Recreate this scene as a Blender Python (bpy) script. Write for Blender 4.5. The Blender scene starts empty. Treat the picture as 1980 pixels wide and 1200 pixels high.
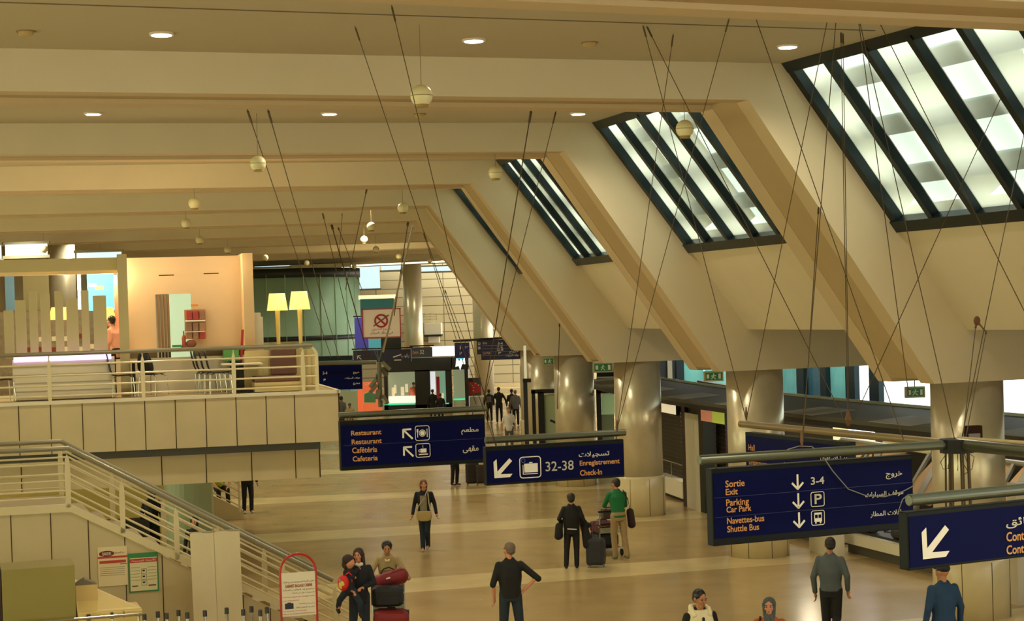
import bpy, random, unicodedata
import numpy as np
from math import *
from mathutils import Vector, Matrix
random.seed(7)
S = bpy.context.scene
COL = S.collection
# ------------------------------------------------------------------ camera, world, exposure
F, PITCH, ROLL, PY, HC = 3476.17, .01619, -.03056, 55.096, 5.6
cp, sp = cos(PITCH), sin(PITCH)
fw = np.array([0, cp, -sp]); _u = np.array([0, sp, cp]); _r = np.array([1., 0, 0])
rt = cos(ROLL)*_r + sin(ROLL)*_u; up = -sin(ROLL)*_r + cos(ROLL)*_u
O = np.array([0, 0, HC])
cd = bpy.data.cameras.new('camera'); cam = bpy.data.objects.new('camera', cd); COL.objects.link(cam)
M = Matrix.Identity(4)
for i in range(3):
    M[i][0], M[i][1], M[i][2], M[i][3] = rt[i], up[i], -fw[i], O[i]
cam.matrix_world = M
cd.sensor_fit = 'HORIZONTAL'; cd.sensor_width = 36; cd.lens = F/1980*36; cd.shift_y = PY/1980
cd.clip_end = 1000; S.camera = cam
S.view_settings.view_transform = 'Standard'; S.view_settings.look = 'None'
S.view_settings.gamma = 1; S.view_settings.exposure = 0.0; S.view_settings.use_curve_mapping = False
W = bpy.data.worlds.new('World'); S.world = W; W.use_nodes = True
W.node_tree.nodes['Background'].inputs[0].default_value = (.97, 1.0, .95, 1)
W.node_tree.nodes['Background'].inputs[1].default_value = 5.0
LAMP = 1.0            # scale of all lamps

# ------------------------------------------------------------------ plan of the curved hall
CX, CY, RK, RC, RL = 124.9225, 72.7215, 124.0234, 128.4695, 125.1005
ZT, ZB, ZC, C0, P0, DP = 4.12564, 8.90513, 9.51, -.4088, -.41413, .07016
def pol(r, k, z=0., base=P0):
    a = base + k*DP
    return np.array([CX - r*cos(a), CY + r*sin(a), z])
def inv(P): return hypot(P[0]-CX, P[1]-CY), (atan2(P[1]-CY, CX-P[0]) - P0)/DP
def ray(x, y): return fw + rt*(x-990)/F - up*(y-600-PY)/F
def atz(x, y, z): r = ray(x, y); return O + r*(z-HC)/r[2]
def aty(x, y, Y): r = ray(x, y); return O + r*Y/r[1]
def atcyl(x, y, R):
    r = ray(x, y); a = r[0]**2+r[1]**2; b = -2*(r[0]*CX+r[1]*CY); c = CX*CX+CY*CY-R*R
    t = (-b-sqrt(max(0, b*b-4*a*c)))/(2*a); return O + r*t
class Fr:
    """vertical plane through P running along the hall's radial lines: u to the right, v away, z up"""
    def __init__(s, P, rot=0., ang=None):
        a = P0 + inv(P)[1]*DP if ang is None else ang
        a += rot
        s.P = np.array([P[0], P[1], 0.]); s.u = np.array([cos(a), -sin(a), 0]); s.n = np.array([sin(a), cos(a), 0]); s.a = a
    def w(s, u, v, z): return s.P + s.u*u + s.n*v + np.array([0, 0, z])
    def px(s, x, y, v=0.):
        r = ray(x, y); t = (s.n@(s.P + s.n*v - O))/(s.n@r); q = O + r*t
        return float((q-s.P)@s.u), float(q[2])
    def U(s, x, y, v=0.): return s.px(x, y, v)[0]
    def Z(s, x, y, v=0.): return s.px(x, y, v)[1]

# ------------------------------------------------------------------ materials
def lin(h):
    h = h.lstrip('#'); o = []
    for i in (0, 2, 4):
        c = int(h[i:i+2], 16)/255; o.append(c/12.92 if c <= .04045 else ((c+.055)/1.055)**2.4)
    return (*o, 1.)
MT = {}
def mat(name, col, rough=.6, metal=0., noise=0., scale=3., emit=None, es=0., bump=0., spec=.5, detail=4.):
    if name in MT: return MT[name]
    m = bpy.data.materials.new(name); m.use_nodes = True; nt = m.node_tree; b = nt.nodes['Principled BSDF']
    c = lin(col); b.inputs['Base Color'].default_value = c; b.inputs['Roughness'].default_value = rough
    b.inputs['Metallic'].default_value = metal; b.inputs['Specular IOR Level'].default_value = spec
    if emit: b.inputs['Emission Color'].default_value = lin(emit); b.inputs['Emission Strength'].default_value = es
    if noise or bump:
        tc = nt.nodes.new('ShaderNodeTexCoord'); n = nt.nodes.new('ShaderNodeTexNoise')
        n.inputs['Scale'].default_value = scale; n.inputs['Detail'].default_value = detail
        nt.links.new(tc.outputs['Object'], n.inputs['Vector'])
        if noise:
            mx = nt.nodes.new('ShaderNodeMix'); mx.data_type = 'RGBA'
            mx.inputs[6].default_value = tuple(x*(1-noise) for x in c[:3])+(1,)
            mx.inputs[7].default_value = tuple(min(1, x*(1+noise)) for x in c[:3])+(1,)
            nt.links.new(n.outputs['Fac'], mx.inputs[0]); nt.links.new(mx.outputs[2], b.inputs['Base Color'])
        if bump:
            bp = nt.nodes.new('ShaderNodeBump'); bp.inputs['Strength'].default_value = bump; bp.inputs['Distance'].default_value = .02
            nt.links.new(n.outputs['Fac'], bp.inputs['Height']); nt.links.new(bp.outputs[0], b.inputs['Normal'])
    MT[name] = m; return m
def glass(name, col, alpha, rough=.05, trans=0.):
    m = bpy.data.materials.new(name); m.use_nodes = True; nt = m.node_tree; nt.nodes.clear()
    out = nt.nodes.new('ShaderNodeOutputMaterial'); t = nt.nodes.new('ShaderNodeBsdfTransparent'); t.inputs[0].default_value = lin(col)
    g = nt.nodes.new('ShaderNodeBsdfTranslucent' if trans else 'ShaderNodeBsdfGlossy'); g.inputs[0].default_value = (.55, .55, .47, 1) if trans else (.8, .9, .9, 1)
    if not trans: g.inputs['Roughness'].default_value = rough
    mx = nt.nodes.new('ShaderNodeMixShader'); mx.inputs[0].default_value = 1-alpha
    nt.links.new(t.outputs[0], mx.inputs[1]); nt.links.new(g.outputs[0], mx.inputs[2]); nt.links.new(mx.outputs[0], out.inputs[0])
    MT[name] = m; return m
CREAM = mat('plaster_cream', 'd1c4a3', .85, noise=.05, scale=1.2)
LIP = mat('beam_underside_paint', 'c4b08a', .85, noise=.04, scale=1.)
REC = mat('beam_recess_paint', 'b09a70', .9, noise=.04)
CEIL = mat('ceiling_panel', 'b8ad90', .8, noise=.04, scale=.6)
GREYP = mat('grey_plaster', '9a937c', .9, noise=.05)
DARKF = mat('dark_aluminium', '17262a', .35, .5)
CONC = mat('column_stone', 'cfc6aa', .3, .45, noise=.08, scale=5, bump=.25)
MARB = mat('marble_dado', 'cdbd92', .25, noise=.1, scale=2.5)
PANEL = mat('stone_panel', 'c0b088', .55, noise=.12, scale=1.5)
JOINT = mat('dark_joint', '3a2a12', .9)
STEELD = mat('dark_steel_band', '4a4a42', .5, .3)
RAILM = mat('painted_rail', 'd2c59a', .35, noise=.05)
HANDR = mat('handrail_grey', '8f8a72', .35, .4)
PIPE = mat('grey_pipe', '5f6353', .3, .6)
BLUE = mat('sign_blue', '070d42', .5, spec=.06)
SIGNF = mat('sign_frame', '0b1112', .45, spec=.15)
WHITE = mat('sign_white', 'f2efe4', .5)
ORANGE = mat('sign_orange', 'f0b870', .6)
BLACK = mat('matt_black', '0c0d0e', .6)
WIRE = mat('steel_cable', '4a3a1e', .6)
WPAINT = mat('white_panel', 'd9d0b4', .5, noise=.03)
RED = mat('red_gloss', 'b01818', .35)
CHROME = mat('chrome', 'b8b8b0', .2, .9)
SPHW = mat('speaker_shell', 'e6dfb0', .3)
SKIN = [mat('skin_light', 'c98a68', .55), mat('skin_tan', 'b07a56', .55), mat('skin_brown', '8a5a3c', .55)]
CAN = mat('canopy_metal', '55564c', .5, .3, noise=.1, scale=1.)
CAND = mat('canopy_fascia', '1a1b18', .5)
FROST = glass('frosted_pane', 'f6fff8', .4, trans=1)
CLEAR = glass('clear_pane', 'd8f4ee', .9)

# ------------------------------------------------------------------ mesh builder
OFF = {}
class MB:
    def __init__(s): s.v = []; s.f = []
    def add(s, vs, fs):
        o = len(s.v); s.v += [tuple(float(c) for c in p) for p in vs]; s.f += [tuple(i+o for i in f) for f in fs]; return s
    def hexa(s, p):  # 8 points: bottom 4 ccw, top 4
        return s.add(p, [(3, 2, 1, 0), (4, 5, 6, 7), (0, 1, 5, 4), (1, 2, 6, 5), (2, 3, 7, 6), (3, 0, 4, 7)])
    def box(s, x0, x1, y0, y1, z0, z1):
        return s.hexa([(x0, y0, z0), (x1, y0, z0), (x1, y1, z0), (x0, y1, z0), (x0, y0, z1), (x1, y0, z1), (x1, y1, z1), (x0, y1, z1)])
    def fb(s, fr, u0, u1, v0, v1, z0, z1):
        return s.hexa([fr.w(u, v, z) for z in (z0, z1) for u, v in ((u0, v0), (u1, v0), (u1, v1), (u0, v1))])
    def prism(s, pts, d):  # polygon pts extruded by vector d
        n = len(pts); d = np.array(d); a = [np.array(p) for p in pts]
        return s.add(a+[p+d for p in a], [tuple(range(n))[::-1], tuple(range(n, 2*n))]+[(i, (i+1) % n, n+(i+1) % n, n+i) for i in range(n)])
    def rings(s, R, closed=False, caps=True):
        n = len(R[0]); vs = [p for r in R for p in r]; fs = []
        for j in range(len(R)-(0 if closed else 1)):
            a, b = j*n, ((j+1) % len(R))*n
            fs += [(a+i, a+(i+1) % n, b+(i+1) % n, b+i) for i in range(n)]
        if caps and not closed: fs += [tuple(range(n))[::-1], tuple(range((len(R)-1)*n, len(R)*n))]
        return s.add(vs, fs)
    def tube(s, pts, r, n=8, closed=False):
        pts = [np.array(p, float) for p in pts]; R = []; L = len(pts)
        for i, p in enumerate(pts):
            t = (pts[(i+1) % L]-pts[i-1]) if closed else pts[min(i+1, L-1)]-pts[max(i-1, 0)]
            t = t/(np.linalg.norm(t)+1e-12)
            h = np.array([0, 0, 1.]) if abs(t[2]) < .9 else np.array([0, 1., 0]) 
            a = np.cross(t, h); a /= np.linalg.norm(a); b = np.cross(t, a)
            rr = r[i] if isinstance(r, (list, tuple)) else r
            R.append([p+rr*(cos(q)*a+sin(q)*b) for q in (2*pi*j/n for j in range(n))])
        return s.rings(R, closed)
    def bar(s, p0, p1, w, h):  # rectangular bar, w sideways, h up
        p0 = np.array(p0, float); p1 = np.array(p1, float); t = p1-p0; t /= np.linalg.norm(t)
        a = np.cross(t, [0, 0, 1.]); a = np.array([1., 0, 0]) if np.linalg.norm(a) < 1e-3 else a/np.linalg.norm(a); b = np.cross(a, t)
        c = [(-1, -1), (1, -1), (1, 1), (-1, 1)]
        return s.rings([[p+a*i*w/2+b*j*h/2 for i, j in c] for p in (p0, p1)])
    def ell(s, c, rx, ry=None, rz=None, n=12, m=8, rot=None):
        ry = ry or rx; rz = rz or rx; R = []
        for j in range(1, m):
            t = pi*j/m; R.append([(rx*sin(t)*cos(2*pi*i/n), ry*sin(t)*sin(2*pi*i/n), -rz*cos(t)) for i in range(n)])
        vs = [p for r in R for p in r]+[(0, 0, -rz), (0, 0, rz)]; fs = []
        for j in range(m-2):
            for i in range(n): fs.append((j*n+i, j*n+(i+1) % n, (j+1)*n+(i+1) % n, (j+1)*n+i))
        k = len(vs)-2
        for i in range(n): fs.append((k, (i+1) % n, i)); fs.append((k+1, (m-2)*n+i, (m-2)*n+(i+1) % n))
        vs = [np.array(p) for p in vs]
        if rot is not None: vs = [rot@p for p in vs]
        return s.add([p+np.array(c) for p in vs], fs)
    def cap(s, p0, p1, r0, r1, n=10, sq=1.):  # tapered capsule
        p0 = np.array(p0, float); p1 = np.array(p1, float); t = p1-p0; L = np.linalg.norm(t); t = t/(L+1e-9)
        h = np.array([1., 0, 0]) if abs(t[0]) < .9 else np.array([0, 0, 1.])
        b = np.cross(t, h); b /= np.linalg.norm(b); a = np.cross(b, t); R = []
        for q in (-80, -50, -20): R.append((p0+t*r0*sin(radians(q)), r0*cos(radians(q))))
        for q in (20, 50, 80): R.append((p1+t*r1*sin(radians(q)), r1*cos(radians(q))))
        return s.rings([[c+r*(cos(w)*a+sq*sin(w)*b) for w in (2*pi*i/n for i in range(n))] for c, r in R])
    def build(s, name, m, parent=None, smooth=False, local=False, bevel=0, remesh=0, smoothit=2, sub=0):
        me = bpy.data.meshes.new(name); off = np.zeros(3)
        if parent is not None: off = np.array(OFF.get(parent.name, (0, 0, 0)))
        elif not local:
            a = np.array(s.v); off = (a.min(0)+a.max(0))/2; off[2] = a[:, 2].min()
        me.from_pydata([tuple(np.array(p)-off) for p in s.v], [], s.f); me.update()
        if smooth: me.polygons.foreach_set('use_smooth', [True]*len(me.polygons))
        for mm in (m if isinstance(m, (list, tuple)) else [m]): me.materials.append(mm)
        o = bpy.data.objects.new(name, me); COL.objects.link(o)
        if parent is not None: o.parent = parent; OFF[o.name] = off
        else: o.location = off; OFF[o.name] = off
        if bevel: b = o.modifiers.new('bevel', 'BEVEL'); b.width = bevel; b.segments = 2; b.limit_method = 'ANGLE'
        if remesh:
            r = o.modifiers.new('remesh', 'REMESH'); r.mode = 'VOXEL'; r.voxel_size = remesh; r.use_smooth_shade = True
            q = o.modifiers.new('smooth', 'SMOOTH'); q.factor = .5; q.iterations = smoothit
        return o
LABELS = set()
def tag(o, label=None, cat=None, group=None, kind=None):
    if label: o['label'] = label
    if cat: o['category'] = cat
    if group: o['group'] = group
    if kind: o['kind'] = kind
    return o
def empty(name, loc, label=None, cat=None, group=None, rot=0., scale=1.):
    o = bpy.data.objects.new(name, None); COL.objects.link(o); o.location = tuple(float(c) for c in loc); o.empty_display_size = .1
    o.rotation_euler = (0, 0, rot); o.scale = (scale,)*3
    OFF[o.name] = np.array(loc, float) if (rot == 0 and scale == 1) else np.zeros(3)
    return tag(o, label, cat, group)
def struct(mb, name, m, label=None, parent=None, **k):
    o = mb.build(name, m, parent, **k)
    if parent is None: o['kind'] = 'structure'; o['category'] = 'structure'; o['label'] = label or name.replace('_', ' ')
    return o
def copy_tree(o, parent=None):
    c = o.copy(); COL.objects.link(c)
    if parent is not None: c.parent = parent
    for ch in list(o.children): copy_tree(ch, c)
    return c
# ------------------------------------------------------------------ lettering
_T = {}
for _c in list(range(0xFB50, 0xFDFF))+list(range(0xFE70, 0xFEFD)):
    _d = unicodedata.decomposition(chr(_c)).split()
    if len(_d) in (2, 3) and _d[0][0] == '<': _T.setdefault(''.join(chr(int(x, 16)) for x in _d[1:]), {})[_d[0][1:-1]] = chr(_c)
def ar(s):
    L = []; i = 0
    while i < len(s):
        if s[i] == 'ل' and s[i:i+2] in _T and s[i+1:i+2] in 'اأإ': L.append(s[i:i+2]); i += 2
        else: L.append(s[i]); i += 1
    o = []
    for i, c in enumerate(L):
        if c not in _T: o.append(c); continue
        pj = i > 0 and 'initial' in _T.get(L[i-1], {}); nj = i+1 < len(L) and L[i+1] in _T and 'initial' in _T[c] and 'final' in _T[L[i+1]]
        o.append(_T[c].get({(0, 0): 'isolated', (1, 0): 'final', (0, 1): 'initial', (1, 1): 'medial'}[(int(pj), int(nj))], c))
    return ''.join(reversed(o))
def text_mesh(s):
    cu = bpy.data.curves.new('t', 'FONT'); cu.body = s; cu.extrude = 0; cu.resolution_u = 3
    o = bpy.data.objects.new('t', cu); COL.objects.link(o)
    bpy.context.view_layer.update()
    me = bpy.data.meshes.new_from_object(o.evaluated_get(bpy.context.evaluated_depsgraph_get()))
    v = np.array([x.co[:] for x in me.vertices]); f = [tuple(p.vertices) for p in me.polygons]
    bpy.data.objects.remove(o); bpy.data.meshes.remove(me); return v, f
def lettering(par, fr, s, u0, u1, z0, z1, m, v=-.004, name='lettering', bold=0):
    V, Fc = text_mesh(s); a, b = V.min(0), V.max(0)
    mb = MB()
    P = [fr.w(u0+(p[0]-a[0])/(b[0]-a[0])*(u1-u0), v, z0+(p[1]-a[1])/(b[1]-a[1])*(z1-z0)) for p in V]
    mb.add(P, Fc)
    if bold:
        for d in ((bold, 0), (0, bold), (bold, bold)): mb.add([p+fr.u*d[0]+np.array([0, 0, d[1]]) - fr.n*.0004 for p in P], Fc)
    return mb.build(name, m, par)
def pxtext(par, fr, s, x0, y0, x1, y1, m, sl=0., v=0., **k):
    """x0..y1: the box the words fill in the photograph, sl: slant of their line"""
    d = sl*(x1-x0); u0, z0 = fr.px(x0, y1, v); z1 = fr.Z(x0, y0+d, v); u1 = fr.U(x1, y1-d, v)
    return lettering(par, fr, s, u0, u1, z0, z1, m, v=v-.004, **k)
def poly(par, fr, pts, m, name, v=-.005, th=.003):
    """flat shape from (u,z) points on a sign face"""
    mb = MB(); mb.prism([fr.w(u, v, z) for u, z in pts], fr.n*th); return mb.build(name, m, par)
def ringshape(mb, fr, cu, cz, r0, r1, v, a0=0, a1=2*pi, n=28, th=.003):
    for i in range(n):
        p, q = a0+(a1-a0)*i/n, a0+(a1-a0)*(i+1)/n
        mb.prism([fr.w(cu+r*cos(t), v, cz+r*sin(t)) for r, t in ((r0, p), (r1, p), (r1, q), (r0, q))], fr.n*th)
def rrect(mb, fr, u0, u1, z0, z1, w, v, th=.003):
    """rounded outline square of an icon"""
    r = min(u1-u0, z1-z0)*.16
    for a, b, c, d in ((u0+r, u1-r, z0, z0+w), (u0+r, u1-r, z1-w, z1), (u0, u0+w, z0+r, z1-r), (u1-w, u1, z0+r, z1-r)):
        mb.fb(fr, a, b, v, v+th, c, d)
    for cu, cz, a in ((u1-r, z1-r, 0), (u0+r, z1-r, pi/2), (u0+r, z0+r, pi), (u1-r, z0+r, 1.5*pi)): ringshape(mb, fr, cu, cz, r-w, r, v, a, a+pi/2, 5, th)
def arrow(par, fr, cu, cz, sz, ang, v=-.005, m=None, w=.13, heads=.62):
    """line arrow pointing to angle ang (deg, 0 right, 90 up); sz half length"""
    t = radians(ang); d = np.array([cos(t), sin(t)]); q = np.array([-d[1], d[0]]); c = np.array([cu, cz]); mb = MB()
    tip = c+d*sz; tail = c-d*sz; ww = w*sz
    def barp(a, b, wd):
        e = (b-a)/np.linalg.norm(b-a); nn = np.array([-e[1], e[0]])*wd
        return [fr.w(*(x[0], v, x[1])) for x in (a-nn, b-nn, b+nn, a+nn)]
    mb.prism(barp(tail, tip-d*ww, ww), fr.n*.003)
    for sgn in (1, -1):
        e = -d*cos(radians(45))+sgn*q*sin(radians(45)); mb.prism(barp(tip-d*ww*.2-e*ww*.4, tip+e*sz*heads*2, ww), fr.n*.0026)
    return mb.build('arrow', m or WHITE, par)

# ------------------------------------------------------------------ floor
def floor_mat():
    m = bpy.data.materials.new('polished_floor'); m.use_nodes = True; nt = m.node_tree; b = nt.nodes['Principled BSDF']; N = nt.nodes.new; L = nt.links.new
    g = N('ShaderNodeNewGeometry'); s = N('ShaderNodeSeparateXYZ'); L(g.outputs['Position'], s.inputs[0])
    def mt(op, a, c=None, **k):
        n = N('ShaderNodeMath'); n.operation = op
        for i, x in enumerate((a, c)):
            if x is None: continue
            if isinstance(x, (int, float)): n.inputs[i].default_value = x
            else: L(x, n.inputs[i])
        return n.outputs[0]
    dx = mt('SUBTRACT', CX, s.outputs[0]); dy = mt('SUBTRACT', s.outputs[1], CY)
    k = mt('DIVIDE', mt('SUBTRACT', mt('ARCTAN2', dy, dx), P0), DP)
    r = mt('SQRT', mt('ADD', mt('MULTIPLY', dx, dx), mt('MULTIPLY', dy, dy)))
    fk = mt('FRACT', mt('ADD', k, .105)); stripe = mt('LESS_THAN', fk, .2)
    rg = mt('MULTIPLY', mt('GREATER_THAN', r, 127.2), mt('LESS_THAN', r, 127.9))
    tiles = N('ShaderNodeTexBrick'); tiles.offset = 0; tiles.inputs['Scale'].default_value = 1; tiles.inputs['Mortar Size'].default_value = .006
    tiles.inputs['Brick Width'].default_value = .6; tiles.inputs['Row Height'].default_value = .6
    tiles.inputs['Color1'].default_value = (1, 1, 1, 1); tiles.inputs['Color2'].default_value = (.93, .93, .93, 1); tiles.inputs['Mortar'].default_value = (.93, .93, .9, 1)
    cv = N('ShaderNodeCombineXYZ'); L(r, cv.inputs[0]); L(mt('MULTIPLY', k, 8.7), cv.inputs[1]); L(cv.outputs[0], tiles.inputs[0])
    n = N('ShaderNodeTexNoise'); n.inputs['Scale'].default_value = .9; n.inputs['Detail'].default_value = 5; L(g.outputs['Position'], n.inputs[0])
    mx = N('ShaderNodeMix'); mx.data_type = 'RGBA'; L(stripe, mx.inputs[0]); mx.inputs[6].default_value = lin('b89c68'); mx.inputs[7].default_value = lin('dcc48c')
    m2 = N('ShaderNodeMix'); m2.data_type = 'RGBA'; m2.blend_type = 'MULTIPLY'; m2.inputs[0].default_value = .55; L(mx.outputs[2], m2.inputs[6]); L(tiles.outputs[0], m2.inputs[7])
    m3 = N('ShaderNodeMix'); m3.data_type = 'RGBA'; m3.blend_type = 'MULTIPLY'; m3.inputs[0].default_value = .22; L(m2.outputs[2], m3.inputs[6]); L(n.outputs[0], m3.inputs[7])
    L(m3.outputs[2], b.inputs['Base Color']); b.inputs['Roughness'].default_value = .2; b.inputs['Specular IOR Level'].default_value = .45
    rn = mt('ADD', mt('MULTIPLY', n.outputs[0], .2), .12); L(rn, b.inputs['Roughness'])
    return m
mb = MB(); n = 60
for i in range(n):
    k0, k1 = -3+20*i/n, -3+20*(i+1)/n
    mb.hexa([pol(160, k0, -.2), pol(108, k0, -.2), pol(108, k1, -.2), pol(160, k1, -.2), pol(160, k0, 0), pol(108, k0, 0), pol(108, k1, 0), pol(160, k1, 0)])
fl = struct(mb, 'floor', floor_mat(), 'polished beige stone hall floor with pale radial bands')

# ------------------------------------------------------------------ ceiling, beams, slanted wall, skylights
SLOPE = [(127.78, ZC), (125.76, 6.83), (124.42, 5.02)]       # bend, skylight sill, lower lip
def kslab(mb, prof, k0, k1, n=4):
    """sweep a closed (r,z) profile from k0 to k1"""
    mb.rings([[pol(r, k0+(k1-k0)*i/n, z) for r, z in prof] for i in range(n+1)])
BW = 1.8/RK/DP
mb = MB()
kslab(mb, [(156, ZC), (156, ZC+.2), (127.6, ZC+.2), (127.78, ZC)], -1.2, 12.3, 60)
struct(mb, 'ceiling', CEIL, 'flat grey-beige ceiling panels between the radial beams')
mb = MB()
for k in range(-1, 12):
    for f in (.30, .62): 
        a, b = pol(155, k+f, ZC-.004), pol(128.2, k+f, ZC-.004); mb.bar(a, b, .03, .01)
struct(mb, 'trim_1', mat('ceiling_joint', '6b6048', .9), 'dark joint lines in the ceiling panels')
def beam(k):
    root = empty('ceiling_beam', pol(RC, k, ZB), 'cream radial beam bending down onto the columns', None)
    root['kind'] = 'structure'
    a0 = P0+k*DP; w = 1.8
    nn = np.array([sin(a0), cos(a0), 0]); c0 = np.array([CX, CY, 0])
    def P(r, z, off): return c0+np.array([-cos(a0), sin(a0), 0])*r+nn*off+np.array([0, 0, z])
    bot = [(156, ZB), (RC, ZB), (RL, ZT), (119.5, ZT)]
    top = [(119.5, 5.6), (124.0, 5.6), (124.42+.05, 5.6), (127.0, 9.0), (127.0, ZC+.1), (156, ZC+.1)]
    mb = MB()
    ins = .02
    # body carries the side faces; the underside has a shallow recess between two lips
    prof = [P(r, z, 0) for r, z in bot+top]; n = len(prof)
    A = prof; B = [P(r, z, w) for r, z in bot+top]
    mb.add(A+B, [tuple(range(n)), tuple(range(n, 2*n))[::-1]]+[(i, i+n, (i+1) % n+n, (i+1) % n) for i in range(3, n)])
    mb.build('side', CREAM, root)
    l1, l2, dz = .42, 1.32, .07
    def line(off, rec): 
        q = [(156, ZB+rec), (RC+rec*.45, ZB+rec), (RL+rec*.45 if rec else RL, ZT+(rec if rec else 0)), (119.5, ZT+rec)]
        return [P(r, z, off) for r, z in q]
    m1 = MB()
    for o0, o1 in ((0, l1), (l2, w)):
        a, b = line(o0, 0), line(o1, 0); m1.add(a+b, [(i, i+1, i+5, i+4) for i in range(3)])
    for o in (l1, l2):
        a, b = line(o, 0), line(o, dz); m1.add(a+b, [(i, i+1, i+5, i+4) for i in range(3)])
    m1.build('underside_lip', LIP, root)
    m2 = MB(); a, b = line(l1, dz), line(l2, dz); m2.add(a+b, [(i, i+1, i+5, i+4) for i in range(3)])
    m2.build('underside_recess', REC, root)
    return root
for k in range(0, 12): beam(k)
# slanted solid band below each skylight and solid strips beside it
mb = MB()
for k in range(-1, 11):
    kslab(mb, [SLOPE[1], SLOPE[2], (SLOPE[2][0]-.35, SLOPE[2][1]+.2), (SLOPE[1][0]-.4, SLOPE[1][1]+.35)], k+BW*.9, k+1.02, 5)
    if k >= 4: kslab(mb, [SLOPE[0], SLOPE[1], (SLOPE[1][0]-.4, SLOPE[1][1]+.3), (SLOPE[0][0]-.4, SLOPE[0][1]+.2)], k+BW*.9, k+1.02, 5)
kslab(mb, [SLOPE[0], SLOPE[2], (SLOPE[2][0]-.35, SLOPE[2][1]+.2), (SLOPE[0][0]-.4, SLOPE[0][1]+.2)], -3.5, -1.0, 8)
struct(mb, 'wall_right', CREAM, 'slanted cream wall bays under the skylights')
mb = MB()
for k in range(-1, 11):
    kslab(mb, [(119.6, ZT+.02), (119.6, ZT+.7), (120.1, ZT+.7), (120.1, ZT+.02)], k+BW*.9, k+1.02, 5)
    kslab(mb, [(124.42, 5.02), (124.3, 5.2), (119.6, 5.2), (119.6, 5.02)], k+BW*.9, k+1.02, 5)
struct(mb, 'ceiling_side_aisle', GREYP, 'grey soffit over the check-in side aisle')
# skylights
SL = np.array([SLOPE[1][0]-SLOPE[0][0], SLOPE[1][1]-SLOPE[0][1]]); SLN = np.array([SL[1], -SL[0]])/np.linalg.norm(SL)  # outward normal in (r,z)
if SLN[1] < 0: SLN = -SLN
def skyp(t, k, d): r, z = SLOPE[0][0]+SL[0]*t+SLN[0]*d, SLOPE[0][1]+SL[1]*t+SLN[1]*d; return pol(r, k, z)
def skybar(mb, t0, t1, k0, k1, d0, d1):
    mb.hexa([skyp(t0, k0, d0), skyp(t0, k1, d0), skyp(t0, k1, d1), skyp(t0, k0, d1), skyp(t1, k0, d0), skyp(t1, k1, d0), skyp(t1, k1, d1), skyp(t1, k0, d1)])
NP = 6; LOUV = mat('louvre_white', '7aa2b0', .6); FIN = mat('shaft_cream', 'aca27a', .8)
for idx, k in enumerate(range(-1, 4)):
    wn = empty('window_%d' % (idx+1), skyp(1, k+.6, 0), 'sloping skylight with dark mullions between two beams', None); wn['kind'] = 'structure'
    k0, k1 = k+BW, k+1.0; pit = (k1-k0)/NP
    fm = MB()
    skybar(fm, -.02, .045, k0, k1, -.06, .14); skybar(fm, .965, 1.03, k0, k1, -.08, .14)
    fm.build('window_frame', DARKF, wn)
    for i in range(NP+1):
        mm = MB(); kc = k0+pit*i; h = .055/DP/RK*2
        if i == 0: skybar(mm, 0, 1, kc, kc+h*1.6, -.05, .13)
        elif i == NP: skybar(mm, 0, 1, kc-h*1.6, kc, -.05, .13)
        else: skybar(mm, 0.03, .99, kc-h*.6, kc+h*.6, -.04, .13)
        mm.build('mullion', DARKF, wn)
    for i in range(NP):
        pm = MB(); skybar(pm, .02, .98, k0+pit*i, k0+pit*(i+1), .11, .12); pm.build('pane', FROST, wn)
    lm = MB()
    for t in (.17, .46, .75): skybar(lm, t, t+.10, k0, k1, .42, .5)
    lm.build('louvre', LOUV, wn)
    sm = MB()
    for i in range(0, NP+1, 2): skybar(sm, 0, 1, k0+pit*(i+.30), k0+pit*(i+.34), .2, .9); skybar(sm, 0, 1, k0+pit*(i+.34), k0+pit*(i+1.0), .85, .9)
    sm.build('shaft_wall', FIN, wn)
# columns
def column(k, r=RK, rad=.626, z1=ZT, base=C0, dado=True, name='column', label=None):
    root = empty(name, pol(r, k, 0, base), label or 'round pale stone column carrying a slanting beam'); root['kind'] = 'structure'
    c = pol(r, k, 0, base); q = MB()
    q.tube([c+[0, 0, z] for z in ((1.05 if dado else 0), z1)], rad, 40); q.build('shaft', CONC, root, smooth=False)
    for p in root.children[0].data.polygons: p.use_smooth = len(p.vertices) == 4
    if dado:
        q = MB(); q.tube([c+[0, 0, z] for z in (0, 1.0, 1.06)], [rad+.04, rad+.04, rad], 40); d = q.build('dado', MARB, root)
        for p in d.data.polygons: p.use_smooth = len(p.vertices) == 4
        j = MB()
        for i in range(8):
            a = 2*pi*i/8+.3; dd = np.array([cos(a), sin(a), 0])*(rad+.041); j.tube([c+dd+[0, 0, .0], c+dd+[0, 0, 1.]], .006, 4)
        j.build('dado_joint', JOINT, root)
    return root
for k in range(0, 9): column(k)
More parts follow.
